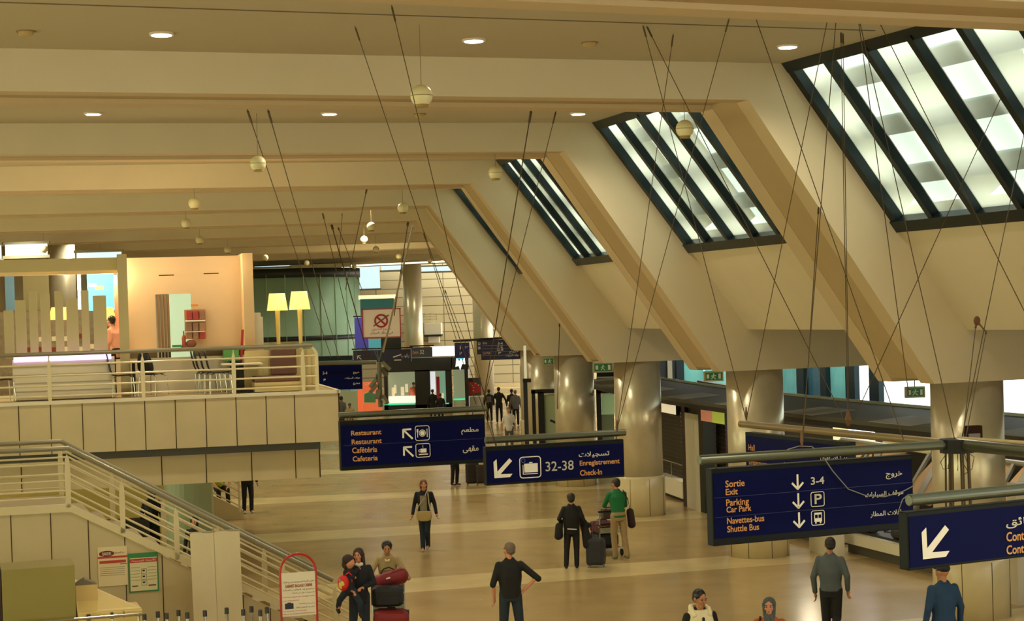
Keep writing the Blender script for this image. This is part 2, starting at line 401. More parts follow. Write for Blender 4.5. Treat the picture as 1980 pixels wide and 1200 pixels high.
# ceiling lamps, detectors, speakers
DISC = mat('lamp_disc', 'ffffff', .5, emit='fff0ff', es=6)
def downlight(P, label, visible=True, power=420, k=0):
    root = empty('downlight', P, label, 'ceiling light', 'round downlights in the ceiling')
    q = MB(); q.tube([P+[0, 0, -.03], P+[0, 0, .02]], .17, 20); q.build('rim', WPAINT, root)
    q = MB(); q.tube([P+[0, 0, -.04], P+[0, 0, -.02]], .135, 20); q.build('lens', DISC, root)
    l = bpy.data.lights.new('downlight_lamp', 'SPOT'); l.energy = power*LAMP; l.color = (1, .88, .66); l.spot_size = radians(150); l.spot_blend = .8; l.shadow_soft_size = .15
    o = bpy.data.objects.new('lamp', l); COL.objects.link(o); o.parent = root; o.location = (0, 0, -.1)
for (x, y), t in {(312, 64): 'left lamp of the nearest ceiling bay', (916, 76): 'middle lamp of the nearest ceiling bay', (1523, 88): 'lamp of the nearest bay beside the big skylight',
                  (180, 218): 'leftmost lamp of the second ceiling bay', (637, 218): 'middle lamp of the second ceiling bay', (1118, 218): 'lamp of the second bay beside its skylight'}.items():
    downlight(atz(x, y, ZC), 'small bright round '+t)

# the same lamps in the further bays, hidden from here behind the beams, light the hall floor and walls
for k in range(-3, 11):
    for r in (130.5, 137, 144, 151):
        if (k in (0, 1)) and r < 144: continue
        l = bpy.data.lights.new('bay_lamp', 'SPOT'); l.energy = 450*LAMP; l.color = (.98, .9, .66); l.energy *= (.45 if r > 140 else .9) if k < 2 else 1.8 if k < 6 else .9; l.spot_size = radians(150); l.spot_blend = .8; l.shadow_soft_size = .15
        o = bpy.data.objects.new('bay_lamp', l); COL.objects.link(o); o.location = tuple(pol(r, k+.6, ZC-.12))
# ------------------------------------------------------------------ outer walls of the hall
def stone_wall_mat(name, c1, c2, jt, bw, bh, ms=.012, off=.5):
    m = bpy.data.materials.new(name); m.use_nodes = True; nt = m.node_tree; b = nt.nodes['Principled BSDF']; N = nt.nodes.new; L = nt.links.new
    g = N('ShaderNodeNewGeometry'); s = N('ShaderNodeSeparateXYZ'); L(g.outputs['Position'], s.inputs[0])
    c = N('ShaderNodeCombineXYZ'); L(s.outputs[0], c.inputs[0]); L(s.outputs[2], c.inputs[1])
    t = N('ShaderNodeTexBrick'); t.offset = off; t.inputs['Scale'].default_value = 1; t.inputs['Brick Width'].default_value = bw; t.inputs['Row Height'].default_value = bh
    t.inputs['Mortar Size'].default_value = ms; t.inputs['Color1'].default_value = lin(c1); t.inputs['Color2'].default_value = lin(c2); t.inputs['Mortar'].default_value = lin(jt)
    L(c.outputs[0], t.inputs[0]); L(t.outputs[0], b.inputs['Base Color']); b.inputs['Roughness'].default_value = .7; return m
BACKW = stone_wall_mat('back_stone', 'b0a078', 'a8966c', '5c5238', 2.6, .68, .03, 0)
mb = MB(); mb.box(-60, 9, 139, 139.4, 0, 11.5); struct(mb, 'wall_back', BACKW, 'far stone block wall closing the hall')
mb = MB()
kslab(mb, [(156, 0), (156.3, 0), (156.3, 9.7), (156, 9.7)], 4.5, 12.3, 20); kslab(mb, [(156, 0), (156.3, 0), (156.3, .9), (156, .9)], -5, 4.5, 20); kslab(mb, [(156, 6.0), (156.3, 6.0), (156.3, 9.7), (156, 9.7)], -5, 4.5, 20); kslab(mb, [(156, .9), (156.3, .9), (156.3, 6), (156, 6)], -5, -1.2, 6)
struct(mb, 'wall_left', PANEL, 'long left side wall of the hall')
mb = MB()
kslab(mb, [(109, 0), (109.3, 0), (109.3, 7), (109, 7)], -3, 10, 30)
struct(mb, 'wall_outer', mat('outer_ground', '8c8f86', .8), 'far wall beyond the glass facade')
FILLG = glass('fill_opening_pane', 'f1f0da', 1.0)  # tinted pane of the two added openings that fill the hall with daylight
wn = empty('window_60', pol(156, 1.5, .9), 'long unseen opening added on the left side to let in fill daylight'); wn['kind'] = 'structure'  # added out of view so daylight fills from the left
mb = MB(); kslab(mb, [(156.1, .9), (156.12, .9), (156.12, 6), (156.1, 6)], -1.2, 4.5, 20); mb.build('pane', FILLG, wn)
for k in np.arange(-1.2, 4.6, .475): mb = MB(); kslab(mb, [(156.0, .9), (156.2, .9), (156.2, 6), (156.0, 6)], k-.008, k+.008, 1); mb.build('mullion', DARKF, wn)
# ceiling behind the camera
mb = MB(); kslab(mb, [(156, ZC), (156, ZC+.2), (127.6, ZC+.2), (127.78, ZC)], -5, -1.2, 12)
struct(mb, 'ceiling_near', CEIL, 'flat ceiling over the near end of the hall')
mb = MB(); dn = pol(120, -5.1)-pol(120, -5.0)
for ra, rb, za, zb_ in ((156, 108, 0, 2.5), (156, 108, 6.5, 9.6), (156, 150, 2.5, 6.5), (124, 108, 2.5, 6.5)): mb.prism([pol(ra, -5.0, za), pol(rb, -5.0, za), pol(rb, -5.0, zb_), pol(ra, -5.0, zb_)], dn)
wn = empty('window_61', pol(137, -5, 2.5), 'unseen opening added in the near end wall for fill daylight'); wn['kind'] = 'structure'; MB().prism([pol(150, -5.05, 2.5), pol(124, -5.05, 2.5), pol(124, -5.05, 6.5), pol(150, -5.05, 6.5)], dn*.05).build('pane', FILLG, wn)  # added opening behind the camera, sends fill light along the hall
struct(mb, 'wall_near', PANEL, 'near end wall of the hall')
# clerestory strips high at the far end; the left ones hang free, unattached
SKYG = mat('clerestory_glass', 'c9e6ee', .3, emit='cfeef6', es=.95)
wi = 6
for x0, y0, x1, y1, Y in ((0, 474, 3, 500, 71), (10, 473, 92, 492, 71), (148, 489, 235, 499, 71), (492, 503, 560, 514, 125), (660, 514, 735, 557, 125), (737, 512, 812, 520, 128), (813, 516, 876, 523, 128)):
    a, b = aty(x0, y0, Y), aty(x1, y1, Y); wn = empty('window_%d' % wi, [a[0], Y, b[2]], 'pale clerestory strip under the far ceiling'); wn['kind'] = 'structure'; wi += 1
    q = MB(); q.box(a[0], b[0], Y-.02, Y+.02, b[2], a[2]); q.build('pane', SKYG, wn)
    q = MB(); q.box(a[0]-.1, b[0]+.1, Y-.08, Y+.1, b[2]-.12, b[2]); q.box(a[0]-.1, b[0]+.1, Y-.08, Y+.1, a[2], a[2]+.1); q.build('window_frame', GREYP, wn)
a, b = aty(660, 520, 128), aty(880, 520, 128)
mb = MB(); a = aty(490, 508, 126); b = aty(905, 524, 126); mb.box(-60, 8, 127, 127.4, aty(700, 511, 127)[2], 11)
mb.box(-60, aty(660, 500, 127)[0], 126.6, 127, aty(600, 520, 127)[2], aty(600, 514, 127)[2])
struct(mb, 'trim_2', GREYP, 'grey downstand beam before the far wall')
# far light tube
t0, t1 = aty(678, 513.5, 118), aty(865, 505, 118)
mb = MB(); mb.tube([t0, t1], .055, 8); o = mb.build('tube_light', mat('tube_glow', 'ffffff', emit='fff2d8', es=1.4)); tag(o, 'long thin white tube light under the far ceiling edge', 'light')
# far columns
for x, Y, rad, lab in ((800, 122, .64, 'tall round column left of the wall balcony before the stone wall'), (934, 118, .64, 'tall far column partly behind the hanging board'), (122, 80, .63, 'column behind the cafe slats at left'), (-6, 80, .63, 'column at left edge behind the cafe')):
    P = aty(x, 640, Y); r, k = inv(P); column(k, r, rad, 9.3 if Y > 100 else 9.5, base=P0, dado=False, label=lab)
# green glass drum behind the cafe deck
GREENG = mat('green_glass', 'a4ccb4', .45, noise=.25, scale=.4, spec=.3)
P = aty(560, 600, 108); c = np.array([P[0]-1.2, 112., 0]); root = empty('glass_drum', c, 'dark green glass drum standing behind the cafe lamps', 'glass room')
mb = MB(); R = 5.1
ztop, zb = aty(600, 530, 107)[2], 0
mb.tube([c+[0, 0, 0], c+[0, 0, ztop]], R, 48); g = mb.build('glass_wall', GREENG, root)
for p in g.data.polygons: p.use_smooth = len(p.vertices) == 4
for zz, h in ((aty(600, 526, 107)[2], .55), (aty(600, 654, 107)[2], .28)):
    mb = MB(); mb.tube([c+[0, 0, zz-h/2], c+[0, 0, zz+h/2]], R+.05, 48); g = mb.build('metal_band', mat('dark_band', '16201e', .5), root)
    for p in g.data.polygons: p.use_smooth = len(p.vertices) == 4
mb = MB()
for i in range(13):
    a = -pi/2-1.3+2.6*i/12; d = np.array([cos(a), sin(a), 0])*(R+.03); mb.tube([c+d, c+d+[0, 0, ztop]], .025, 5)
mb.build('mullion', mat('green_joint', 'b0d0b8', .5), root)
# lit stone pier right of the drum
q0, q1 = aty(668, 560, 112), aty(690, 760, 112)
mb = MB(); mb.box(q0[0], q1[0], 112, 114, 0, aty(680, 560, 112)[2]); struct(mb, 'trim_3', mat('pier_cream', 'd8cf98', .6), 'cream pier beside the green drum')
# balcony box on the back wall
def yb(mb, x0, y0, x1, y1, Y, d):
    a, b = aty(x0, y0, Y), aty(x1, y1, Y); mb.box(a[0], b[0], Y, Y+d, b[2], a[2]); return mb
root = empty('wall_balcony', aty(835, 650, 136), 'small railed balcony box high on the far stone wall', 'balcony')
yb(MB(), 820, 625, 853, 647, 136, 3).build('parapet', WPAINT, root); yb(MB(), 828, 650, 849, 662, 137, 2).build('base_box', WPAINT, root)
yb(MB(), 820, 647, 853, 650, 135.9, 3).build('edge', BLACK, root)
mb = MB()
for y in (606, 611, 616): yb(mb, 818, y, 845, y+1.4, 136, .06)
for x in (819, 831, 843): yb(mb, x, 604, x+1.5, 625, 136, .06)
mb.build('rail', RAILM, root)

# ------------------------------------------------------------------ cafe deck on the left
D0 = atz(650, 755, 4.0); DF = Fr(D0, ang=P0+inv(D0)[1]*DP+.04)
DW = DF.w; UL = -9.5
zt = 4.0; zf = DF.Z(650, 852); zb1 = DF.Z(618, 866, .25); zb0 = DF.Z(618, 922, .25); ur = DF.U(618, 890, .25)
mb = MB(); mb.fb(DF, UL, 0, 0, 11, zf+.1, zt); struct(mb, 'floor_deck', mat('deck_tile', 'c2b084', .35, noise=.06), 'raised cafe deck floor')
mb = MB(); mb.fb(DF, UL, .0, -.05, 0.02, zf, zt-.05); mb.fb(DF, -.0, .05, -.05, 11, zf, zt-.05)
struct(mb, 'wall_deck_fascia', PANEL, 'stone clad fascia of the raised cafe deck')
mb = MB()
for x, y in ((36, 800), (98, 805), (160, 820), (222, 820), (281, 820), (340, 820), (398, 800), (457, 800), (515, 800), (570, 800)):
    u = DF.U(x, y, -.05); mb.fb(DF, u-.009, u+.009, -.056, -.05, zf, zt-.05)
mb.fb(DF, .03, .06, -.06, 0, zf, zt-.05)
struct(mb, 'trim_4', JOINT, 'open joints between the fascia panels')
mb = MB(); mb.fb(DF, UL, .06, -.09, 0.02, zt-.05, zt+.02); mb.fb(DF, 0, .08, -.09, 11, zt-.05, zt+.02); struct(mb, 'trim_5', WPAINT, 'pale edge strip of the deck')
mb = MB(); mb.fb(DF, UL, DF.U(619, 864, .1), .05, .25, zb1, zf-.0); struct(mb, 'trim_6', STEELD, 'dark steel channel below the fascia')
mb = MB(); mb.fb(DF, UL, ur, .25, 2.4, zb0, zb1+.02); struct(mb, 'wall_deck_lower', PANEL, 'lower stone band under the deck')
mb = MB()
for x in (40, 120, 312, 398, 486, 571): u = DF.U(x, 880, .25); mb.fb(DF, u-.01, u+.01, .243, .25, zb0, zb1)
u = ur; mb.fb(DF, u-.01, u+.015, .24, 2.4, zb0, zb1)
struct(mb, 'trim_7', JOINT, 'open joints in the lower band')
# supports and wall below the deck
c = DF.w(DF.U(365, 960, 9), 9, 0)
mb = MB(); mb.tube([c, c+[0, 0, zb1]], .62, 32); struct(mb, 'column_under_deck', mat('pale_green_column', 'a8b48c', .4), 'pale green column standing under the deck')
mb = MB(); mb.fb(DF, UL, DF.U(333, 960, 10.5), 10.5, 10.8, 0, zf); struct(mb, 'wall_under_deck', mat('yellow_wall', 'd0b866', .7), 'yellow wall under the deck')
# railing of the deck
root = empty('deck_railing', DF.w(-4, .12, zt), 'cream tubular railing along the cafe deck edge', 'railing')
zr = DF.Z(600, 667, .1); dr = zr-zt
mb = MB(); ue = DF.U(603, 667, .1); mb.tube([DW(UL, .1, zr), DW(ue, .1, zr)], .045, 10); mb.build('handrail', HANDR, root)
mb = MB(); mb.tube([DW(ue, .1, zr), DW(ue, 3.5, zr), DW(ue-2.6, 3.5, zr)], .035, 8); mb.build('handrail', HANDR, root)
for f in (.115, .33, .545, .77):
    mb = MB(); mb.tube([DW(UL, .12, zt+f*dr), DW(ue+.1, .12, zt+f*dr)], .02, 8); mb.build('rail', RAILM, root)
    mb = MB(); mb.tube([DW(ue+.12, .2, zt+f*dr), DW(ue+.12, 3.5, zt+f*dr)], .018, 6); mb.build('rail', RAILM, root)
for x in (95, 276, 452, 586):
    u = DF.U(x, 720, .12); mb = MB(); mb.prism([DW(u-.035, .09, zt), DW(u+.035, .09, zt), DW(u+.045, .09, zt+.5*dr), DW(u+.03, .09, zt+.82*dr), DW(u, .09, zt+.93*dr), DW(u-.03, .09, zt+.82*dr), DW(u-.045, .09, zt+.5*dr)], DF.n*.05)
    mb.bar(DW(u, .11, zt+.9*dr), DW(u, .11, zr), .02, .02); mb.build('post', RAILM, root)
mb = MB(); u = DF.U(613, 720, .12); zc = DF.Z(613, 682, .12)
mb.bar(DW(u, .14, zt), DW(u, .14, zc), .07, .07); mb.bar(DW(u, .14, zc), DW(ue, .14, zr-.04), .06, .06); mb.build('end_post', RAILM, root)
# --- cafe kiosk
KB = mat('kiosk_board', 'b9ad7c', .6, noise=.03); KW = mat('kiosk_wall', 'd6c09a', .7, noise=.03); KLIT = mat('kiosk_lining', 'ecd3a0', .7)
def fpx(fr, x0, y0, x1, y1, v, d=.04):  # u0,u1,v,v+d,z0,z1 from pixel rectangle on plane v
    return fr.U(x0, (y0+y1)/2, v), fr.U(x1, (y0+y1)/2, v), v, v+d, fr.Z((x0+x1)/2, y1, v), fr.Z((x0+x1)/2, y0, v)
root = empty('cafe_counter', DF.w(-6.3, 1.0, zt), 'white cafe counter with a glowing violet light strip', 'counter')
u0, u1, v0, v1, z0, z1 = fpx(DF, 25, 700, 223, 775, .9, .6); z0 = zt+.02
MB().fb(DF, u0, u1, v0, v1, z0, DF.Z(120, 693, .9)).build('body', WPAINT, root)
mb = MB()
for i in range(1, 5): z = z0+.17*i; mb.fb(DF, u0, u1, v0-.015, v0, z, z+.02)
mb.build('groove', mat('counter_groove', 'aaa080', .6), root)
u0, u1, v0, v1, z0, z1 = fpx(DF, 26, 686, 215, 697, .84, .08)
MB().fb(DF, u0, u1, v0, v1, z0, z1).build('violet_light', mat('violet_glow', 'ffffff', emit='c99cff', es=2.2), root)
# slats: individual upright boards
root = empty('slat_screen', DF.w(-6.3, 1.3, zt+.9), 'screen of upright pale boards of uneven height behind counter', 'screen')
for x0, y0, x1 in ((8, 600, 27), (30, 580, 51), (57, 563, 73), (79, 567, 98), (107, 562, 123), (129, 577, 152), (158, 561, 173), (181, 571, 207)):
    u0, u1, v0, v1, z0, z1 = fpx(DF, x0, y0, x1, 688, 1.15, .05); z0 = DF.Z(100, 690, .9)
    MB().fb(DF, u0, u1, v0, v1, z0, z1).build('board', KB, root)
# kiosk frame
root = empty('cafe_kiosk', DF.w(-4, 3, zt), 'cream cafe kiosk with open door and tall side fin', 'kiosk')
def kbox(name, x0, y0, x1, y1, v, d, m, z0=None, par=None):
    a = list(fpx(DF, x0, y0, x1, y1, v, d)); 
    if z0 is not None: a[4] = z0
    return MB().fb(DF, *a).build(name, m, par or root)
kbox('top_beam', -20, 500, 232, 524, 1.6, .5, KB); kbox('beam_lining', -20, 524, 232, 531, 1.75, .3, KLIT)
kbox('post', 229, 491, 248, 690, 1.3, .3, KB, zt)
kbox('post', 222, 531, 232, 690, 2.6, .1, mat('rosy_jamb', 'e0a080', .7), zt)
uL, uR = DF.U(248, 600, 2.6), DF.U(472, 600, 2.6); zk = DF.Z(360, 496, 2.6)
du0, du1, dz = DF.U(302, 620, 2.6), DF.U(371, 620, 2.6), DF.Z(336, 568, 2.6)
mb = MB(); mb.fb(DF, uL, du0, 2.6, 2.7, zt, zk); mb.fb(DF, du1, uR, 2.6, 2.7, zt, zk); mb.fb(DF, du0, du1, 2.6, 2.7, dz, zk); mb.build('front_wall', KW, root)
kbox('side_fin', 471, 489, 491, 672, 1.9, 1.2, mat('fin_cream', 'dcbf90', .6), zt)
mb = MB(); mb.fb(DF, uL, uR, 2.7, 6.5, zk-.08, zk); mb.build('roof', KW, root)
kbox('step_panel', 491, 604, 505, 668, 2.0, .8, WPAINT, zt); kbox('step_panel', 505, 612, 509, 668, 2.0, .8, WPAINT, zt)
kbox('slot', 307, 531, 336, 532.6, 2.58, .02, JOINT); kbox('slot', 394, 527.6, 423, 529, 2.58, .02, JOINT)
dm = MB()
for i in range(4): u = du0+.04+i*.07; dm.fb(DF, u, u+.045, 2.55-.02*i, 2.75, zt, dz-.02)
dm.build('folding_door', mat('door_brown', '8a6e46', .5), root)
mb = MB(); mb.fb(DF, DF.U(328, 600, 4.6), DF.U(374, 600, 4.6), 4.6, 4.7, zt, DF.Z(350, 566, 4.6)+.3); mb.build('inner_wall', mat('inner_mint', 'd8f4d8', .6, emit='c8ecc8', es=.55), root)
kbox('low_wall', 225, 690, 474, 768, 1.9, .12, WPAINT, zt)
kbox('counter_top', 235, 673, 474, 677, 1.85, .75, WPAINT)
kbox('low_wall', 474, 676, 612, 768, 1.3, .08, mat('booth_panel', 'cdbb82', .6), zt)
# menu screen and small screen
root = empty('menu_screen', DF.w(DF.U(198, 560, 3.4), 3.4, 6), 'bright cyan menu screen hung behind the slats', 'screen')
kbox('panel', 169, 527, 223, 600, 3.4, .06, mat('screen_cyan', '40c0e8', emit='6fd4f0', es=1.0))
kbox('frame', 221, 527, 227, 603, 3.36, .1, mat('screen_edge', '274450', .5)); kbox('picture', 184, 553, 200, 560, 3.38, .01, mat('screen_yellow', 'f0e070', emit='f0e468', es=.9))
kbox('picture', 172, 548, 186, 554, 3.38, .01, mat('screen_cream', 'f8e8c8', emit='f8e8c8', es=.9))
o = kbox('poster', 150, 529, 157, 598, 3.3, .03, mat('poster_lit', 'eaf6ff', emit='eaf6ff', es=.9), par=empty('wall_poster', DF.w(-6.6, 3.3, 5.6), 'narrow bright poster left of the menu screen', 'poster'))
root = empty('cafe_back_wall', DF.w(-6.5, 4.6, zt), 'grey back panels and shelf of the cafe', 'wall panel')
kbox('panel', -20, 600, 232, 690, 4.4, .1, mat('back_shelf', '6d6450', .7, noise=.6, scale=9), zt); kbox('panel', 10, 531, 28, 600, 4.5, .1, mat('blue_panel', '5580a0', .6)); kbox('panel', 45, 531, 95, 600, 4.6, .1, mat('olive_panel', '6c6a44', .6))
for x, lab in ((107, 'yellow glowing lamp shade behind the middle slats'), (123, 'second yellow lamp shade behind the middle slats'), (211, 'yellow lamp shade under the menu screen')):
    a = fpx(DF, x-6, 594, x+6, 618, 3.0); uc = (a[0]+a[1])/2; mb = MB(); mb.tube([DW(uc, 3, a[4]), DW(uc, 3, a[5])], [.16, .08], 16)
    o = mb.build('lamp_shade', mat('lamp_amber', 'ffce60', emit='ffc850', es=1.2)); tag(o, lab, 'lamp')
# white bottles/boxes on the back shelf glimpsed between boards
for i, (x, y) in enumerate([(55, 676), (79, 656), (104, 655), (104, 676), (128, 655), (128, 675), (154, 650), (156, 675), (178, 670), (76, 676)]):
    a = fpx(DF, x-4, y-5, x+4, y+4, 2.2, .1); mb = MB(); mb.fb(DF, *a); o = mb.build('food_box', mat('box_white', 'e8ead8', .5) if i % 3 else mat('box_red', '7a3020', .5)); tag(o, 'small food box glimpsed between the counter boards', 'box', 'food boxes behind the counter boards')
# snack rack: three rows of three bags
root = empty('snack_rack', DF.w(DF.U(378, 630, 2.45), 2.45, 5.2), 'wall rack with three rows of crisp bags beside the door', 'rack')
kbox('back_panel', 357, 598, 398, 655, 2.5, .02, mat('rack_back', 'c0926a', .6)); kbox('shelf_edge', 358, 618.5, 397, 621, 2.36, .035, WHITE); kbox('shelf_edge', 358, 640, 397, 641.6, 2.36, .035, WHITE)
kbox('sign', 369, 588, 383, 592, 2.4, .02, mat('sign_amber', 'd88a30', .5))
for r in range(3):
    for c_ in range(3):
        x, y = 366+c_*12.5, (609, 631, 649)[r]; a = fpx(DF, x-5.5, y-8.5, x+5.5, y+(8.5 if r < 2 else 6), 2.4, .09); mb = MB(); mb.fb(DF, *a)
        o = mb.build('crisp_bag', [mat('bag_red', 'a83838', .4, noise=.4, scale=12), mat('bag_brown', '8e6c50', .4, noise=.4, scale=12), mat('bag_tan', 'a07a58', .4, noise=.4, scale=12)][(r+(c_ == 2)) % 3], bevel=.015)
        tag(o, ['crisp bag on the top row of the wall rack', 'crisp bag on the middle row of the wall rack', 'crisp bag on the bottom row of the wall rack'][r], 'snack bag', 'crisp bags %s' % ('top row', 'middle row', 'bottom row')[r])
# bottle, bowl, red and green menu boards
def dpt(x, y, v): u, z = DF.px(x, y, v); return DW(u, v, z)
p = dpt(356, 671, 2.1); mb = MB(); mb.tube([p, p+[0, 0, .22], p+[0, 0, .27], p+[0, 0, .36]], [.045, .045, .018, .015], 12); o = mb.build('sauce_bottle', mat('bottle_red', '9a4a2c', .3)); tag(o, 'reddish sauce bottle on the kiosk counter', 'bottle')
p = dpt(370, 671, 2.1); mb = MB(); mb.ell(p+[0, 0, .08], .12, .1, .09); o = mb.build('wrapped_bread', mat('bread_brown', '7c4a30', .6)); tag(o, 'round dark brown loaf on the kiosk counter', 'bread')
p = dpt(342, 671, 2.1); mb = MB(); mb.fb(DF, DF.U(333, 670, 2.1), DF.U(351, 670, 2.1), 2.0, 2.2, p[2], p[2]+.05); o = mb.build('tray', mat('tray_green', '2f9a68', .4)); tag(o, 'flat green tray on the kiosk counter by the door', 'tray')
mb = MB(); mb.bar(dpt(466, 705, 1.6), dpt(469, 637, 1.6), .13, .05); o = mb.build('red_board', RED); tag(o, 'tall narrow red board leaning inside the kiosk corner', 'board')
root = empty('waste_bin', dpt(448, 750, 1.5), 'green topped bin behind the white cafe table', 'bin')
kbox('lid', 433, 676, 462, 697, 1.55, .4, mat('bin_green', '5fa858', .5)); kbox('body', 448, 697, 468, 757, 1.5, .4, mat('bin_dark', '241c1c', .5), zt)
# cafe table
root = empty('cafe_table', dpt(467, 760, .9), 'white square cafe table on a dark leg beside the booth', 'table')
ut, zt2 = DF.px(467, 702, .9); mb = MB(); mb.fb(DF, ut-.42, ut+.42, .45, 1.3, zt2-.03, zt2); mb.build('table_top', WPAINT, root)
mb = MB(); mb.bar(DW(ut, .9, zt+.02), DW(ut, .9, zt2-.03), .08, .08); mb.build('leg', BLACK, root); mb = MB(); mb.fb(DF, ut-.22, ut+.22, .68, 1.12, zt+.02, zt+.05); mb.build('base', BLACK, root)
# booth bench
BR = mat('booth_brown', '6a4638', .5)
root = empty('booth_bench', dpt(535, 755, .7), 'brown padded booth bench at the deck corner', 'bench')
ub0, ub1 = DF.U(482, 725, .5), DF.U(580, 725, .5); zs = DF.Z(530, 727, .5)
mb = MB(); mb.fb(DF, ub0+.1, ub1, .4, 1.15, zs-.12, zs); mb.build('seat_cushion', BR, root, bevel=.03)
mb = MB(); mb.fb(DF, DF.U(523, 700, 1.15), ub1, 1.1, 1.25, zs, DF.Z(530, 674, 1.15)); mb.build('backrest', BR, root, bevel=.03)
mb = MB(); mb.fb(DF, ub0+.1, ub1, .42, 1.15, zt+.02, zs-.12); mb.build('base', mat('booth_panel', 'cdbb82', .6), root)
# chairs
def chair_proto(label):
    root = empty('cafe_chair', (0, 0, 0), label, 'chair', 'dark shell cafe chairs'); D = mat('chair_shell', '120e10', .4); 
    n = 9
    def shell(pts, w, t, name):
        mb = MB(); R = []
        for i, (y, z) in enumerate(pts):
            ww = w[i]; R.append([(x*ww, y+(abs(x)**2)*.02, z+(abs(x)**2)*.02) for x in (-1, -.5, 0, .5, 1)]+[(x*ww, y+t+(abs(x)**2)*.02, z-.012+(abs(x)**2)*.02) for x in (1, .5, 0, -.5, -1)])
        mb.rings(R); return mb.build(name, D, root, smooth=True)
    shell([(-.2, .45), (-.1, .45), (.1, .44), (.2, .46)], [.19, .21, .2, .15], .012, 'seat')
    shell([(.19, .46), (.24, .56), (.27, .7), (.30, .86), (.305, .9)], [.14, .2, .19, .13, .09], .014, 'backrest')
    for x in (-1, 1):
        for y, y2 in ((-.14, -.22), (.14, .24)):
            mb = MB(); mb.tube([(x*.1, y, .44), (x*.2, y2*.9, .4), (x*.22, y2, 0)], .011, 6); mb.build('leg', CHROME, root)
    return root
cp_ = chair_proto('dark cafe chair left of the booth, rightmost of a row, facing it')
spots = [(428, 768, .4, pi/2, None), (417, 766, .82, pi/2, 'dark cafe chair, second from the white table'), (407, 765, 1.24, pi/2, 'dark cafe chair, third from the white table'), (400, 764, 1.66, pi/2, 'dark cafe chair, leftmost of the row of four by the table'),
         (297, 765, 1.0, pi*.8, 'dark cafe chair standing alone before the white low wall'), (238, 768, .8, pi/2+.1, 'dark cafe chair beside the right end of the violet lit counter'), (4, 775, .9, pi/2+.3, 'dark cafe chair at left edge beside the counter')]
for i, (x, y, v, a, lab) in enumerate(spots):
    o = cp_ if i == 0 else copy_tree(cp_); P = DW(DF.U(x, 745, v), v, zt+.02); o.location = tuple(P); o.rotation_euler = (0, 0, -DF.a+a)
    if lab: o['label'] = lab
# little table beside counter chair
root = empty('bistro_table', dpt(258, 760, 1.2), 'small dark legged table between two cafe chairs', 'table')
ut = DF.U(259, 730, 1.2); mb = MB(); mb.bar(DW(ut, 1.2, zt+.02), DW(ut, 1.2, zt+.72), .06, .06); mb.build('leg', BLACK, root); mb = MB(); mb.fb(DF, ut-.1, ut+.4, 1.0, 1.5, zt+.72, zt+.75); mb.build('table_top', WPAINT, root)
# floor lamps
for (x, yt, yb_, w0, w1, v), lab in zip(((536.5, 567, 600, 15, 20, 2.6), (579.5, 563, 598, 15, 20.5, 2.0)), ('left floor lamp with tall glowing tapered shade', 'right floor lamp with glowing tapered shade at deck corner')):
    u, z = DF.px(x, yb_, v); z1 = DF.Z(x, yt, v); s = F/np.linalg.norm(DW(u, v, z)-O); root = empty('floor_lamp', DW(u, v, zt), lab, 'lamp', 'pair of cafe floor lamps')
    mb = MB(); mb.tube([DW(u, v, z), DW(u, v, z1)], [w1/s, w0/s], 28); g = mb.build('lamp_shade', mat('shade_glow', 'ffe27a', emit='ffd870', es=1.5), root)
    for p in g.data.polygons: p.use_smooth = len(p.vertices) == 4
    mb = MB(); mb.tube([DW(u, v, zt+.04), DW(u, v, z)], [.02, .055], 12); mb.build('pole', mat('lamp_pole', 'e8d084', .5), root); mb = MB(); mb.tube([DW(u, v, zt), DW(u, v, zt+.04)], .2, 24); mb.build('base', WPAINT, root)
    l = bpy.data.lights.new('floor_lamp_bulb', 'POINT'); l.energy = 12*LAMP; l.color = (1, .75, .4); l.shadow_soft_size = .1; o = bpy.data.objects.new('bulb', l); COL.objects.link(o); o.parent = root; o.location = (0, 0, z1-zt+.1)
# warm spots inside the kiosk
for x, y, v, e in ((120, 525, 2.6, 110), (205, 525, 2.4, 60), (300, 500, 1.6, 30), (430, 500, 1.6, 20)):
    l = bpy.data.lights.new('kiosk_spot', 'POINT'); l.energy = e*LAMP; l.color = (1, .68, .4); l.shadow_soft_size = .08; o = bpy.data.objects.new('kiosk_lamp', l); COL.objects.link(o)
    u, z = DF.px(x, y, v); o.location = tuple(DW(u, v, z-.1))
# ------------------------------------------------------------------ near staircase at left
q = aty(135, 973, 31); SF = Fr(q); zl = q[2]; ul = 0.; uE, zE = SF.px(700, 1235); SWd = 1.9
slope = (SF.Z(370, 1088)-zl)/SF.U(370, 1088); uf = -zl/slope
mb = MB(); mb.prism([SF.w(-4, 0, 0), SF.w(-4, 0, zl-.12), SF.w(0, 0, zl-.12), SF.w(uf, 0, -.1), SF.w(uf, 0, -.12), SF.w(0, 0, -.12)], SF.n*.15)
struct(mb, 'wall_stair', PANEL, 'stone clad side wall of the near staircase')
mb = MB()
for x, y in ((22, 1040), (99, 1040), (172, 1060), (242, 1070), (314, 1100), (386, 1130), (470, 1150), (522, 1160)):
    u = SF.U(x, y, 0); zz = zl-.12 if u < 0 else zl-.12+slope*u; mb.fb(SF, u-.008, u+.008, -.006, 0, 0, zz)
struct(mb, 'trim_8', JOINT, 'vertical joints of the stair wall panels')
mb = MB(); mb.prism([SF.w(-4, 0, zl-.12), SF.w(-4, 0, zl), SF.w(0, 0, zl), SF.w(uf+.25, 0, 0), SF.w(uf, 0, 0), SF.w(0, 0, zl-.14)], SF.n*.1-SF.n*.16)
struct(mb, 'trim_9', RAILM, 'pale stringer edge of the near staircase')
mb = MB(); mb.fb(SF, -4, 0, .1, SWd, zl-.25, zl-.02); ns = 14
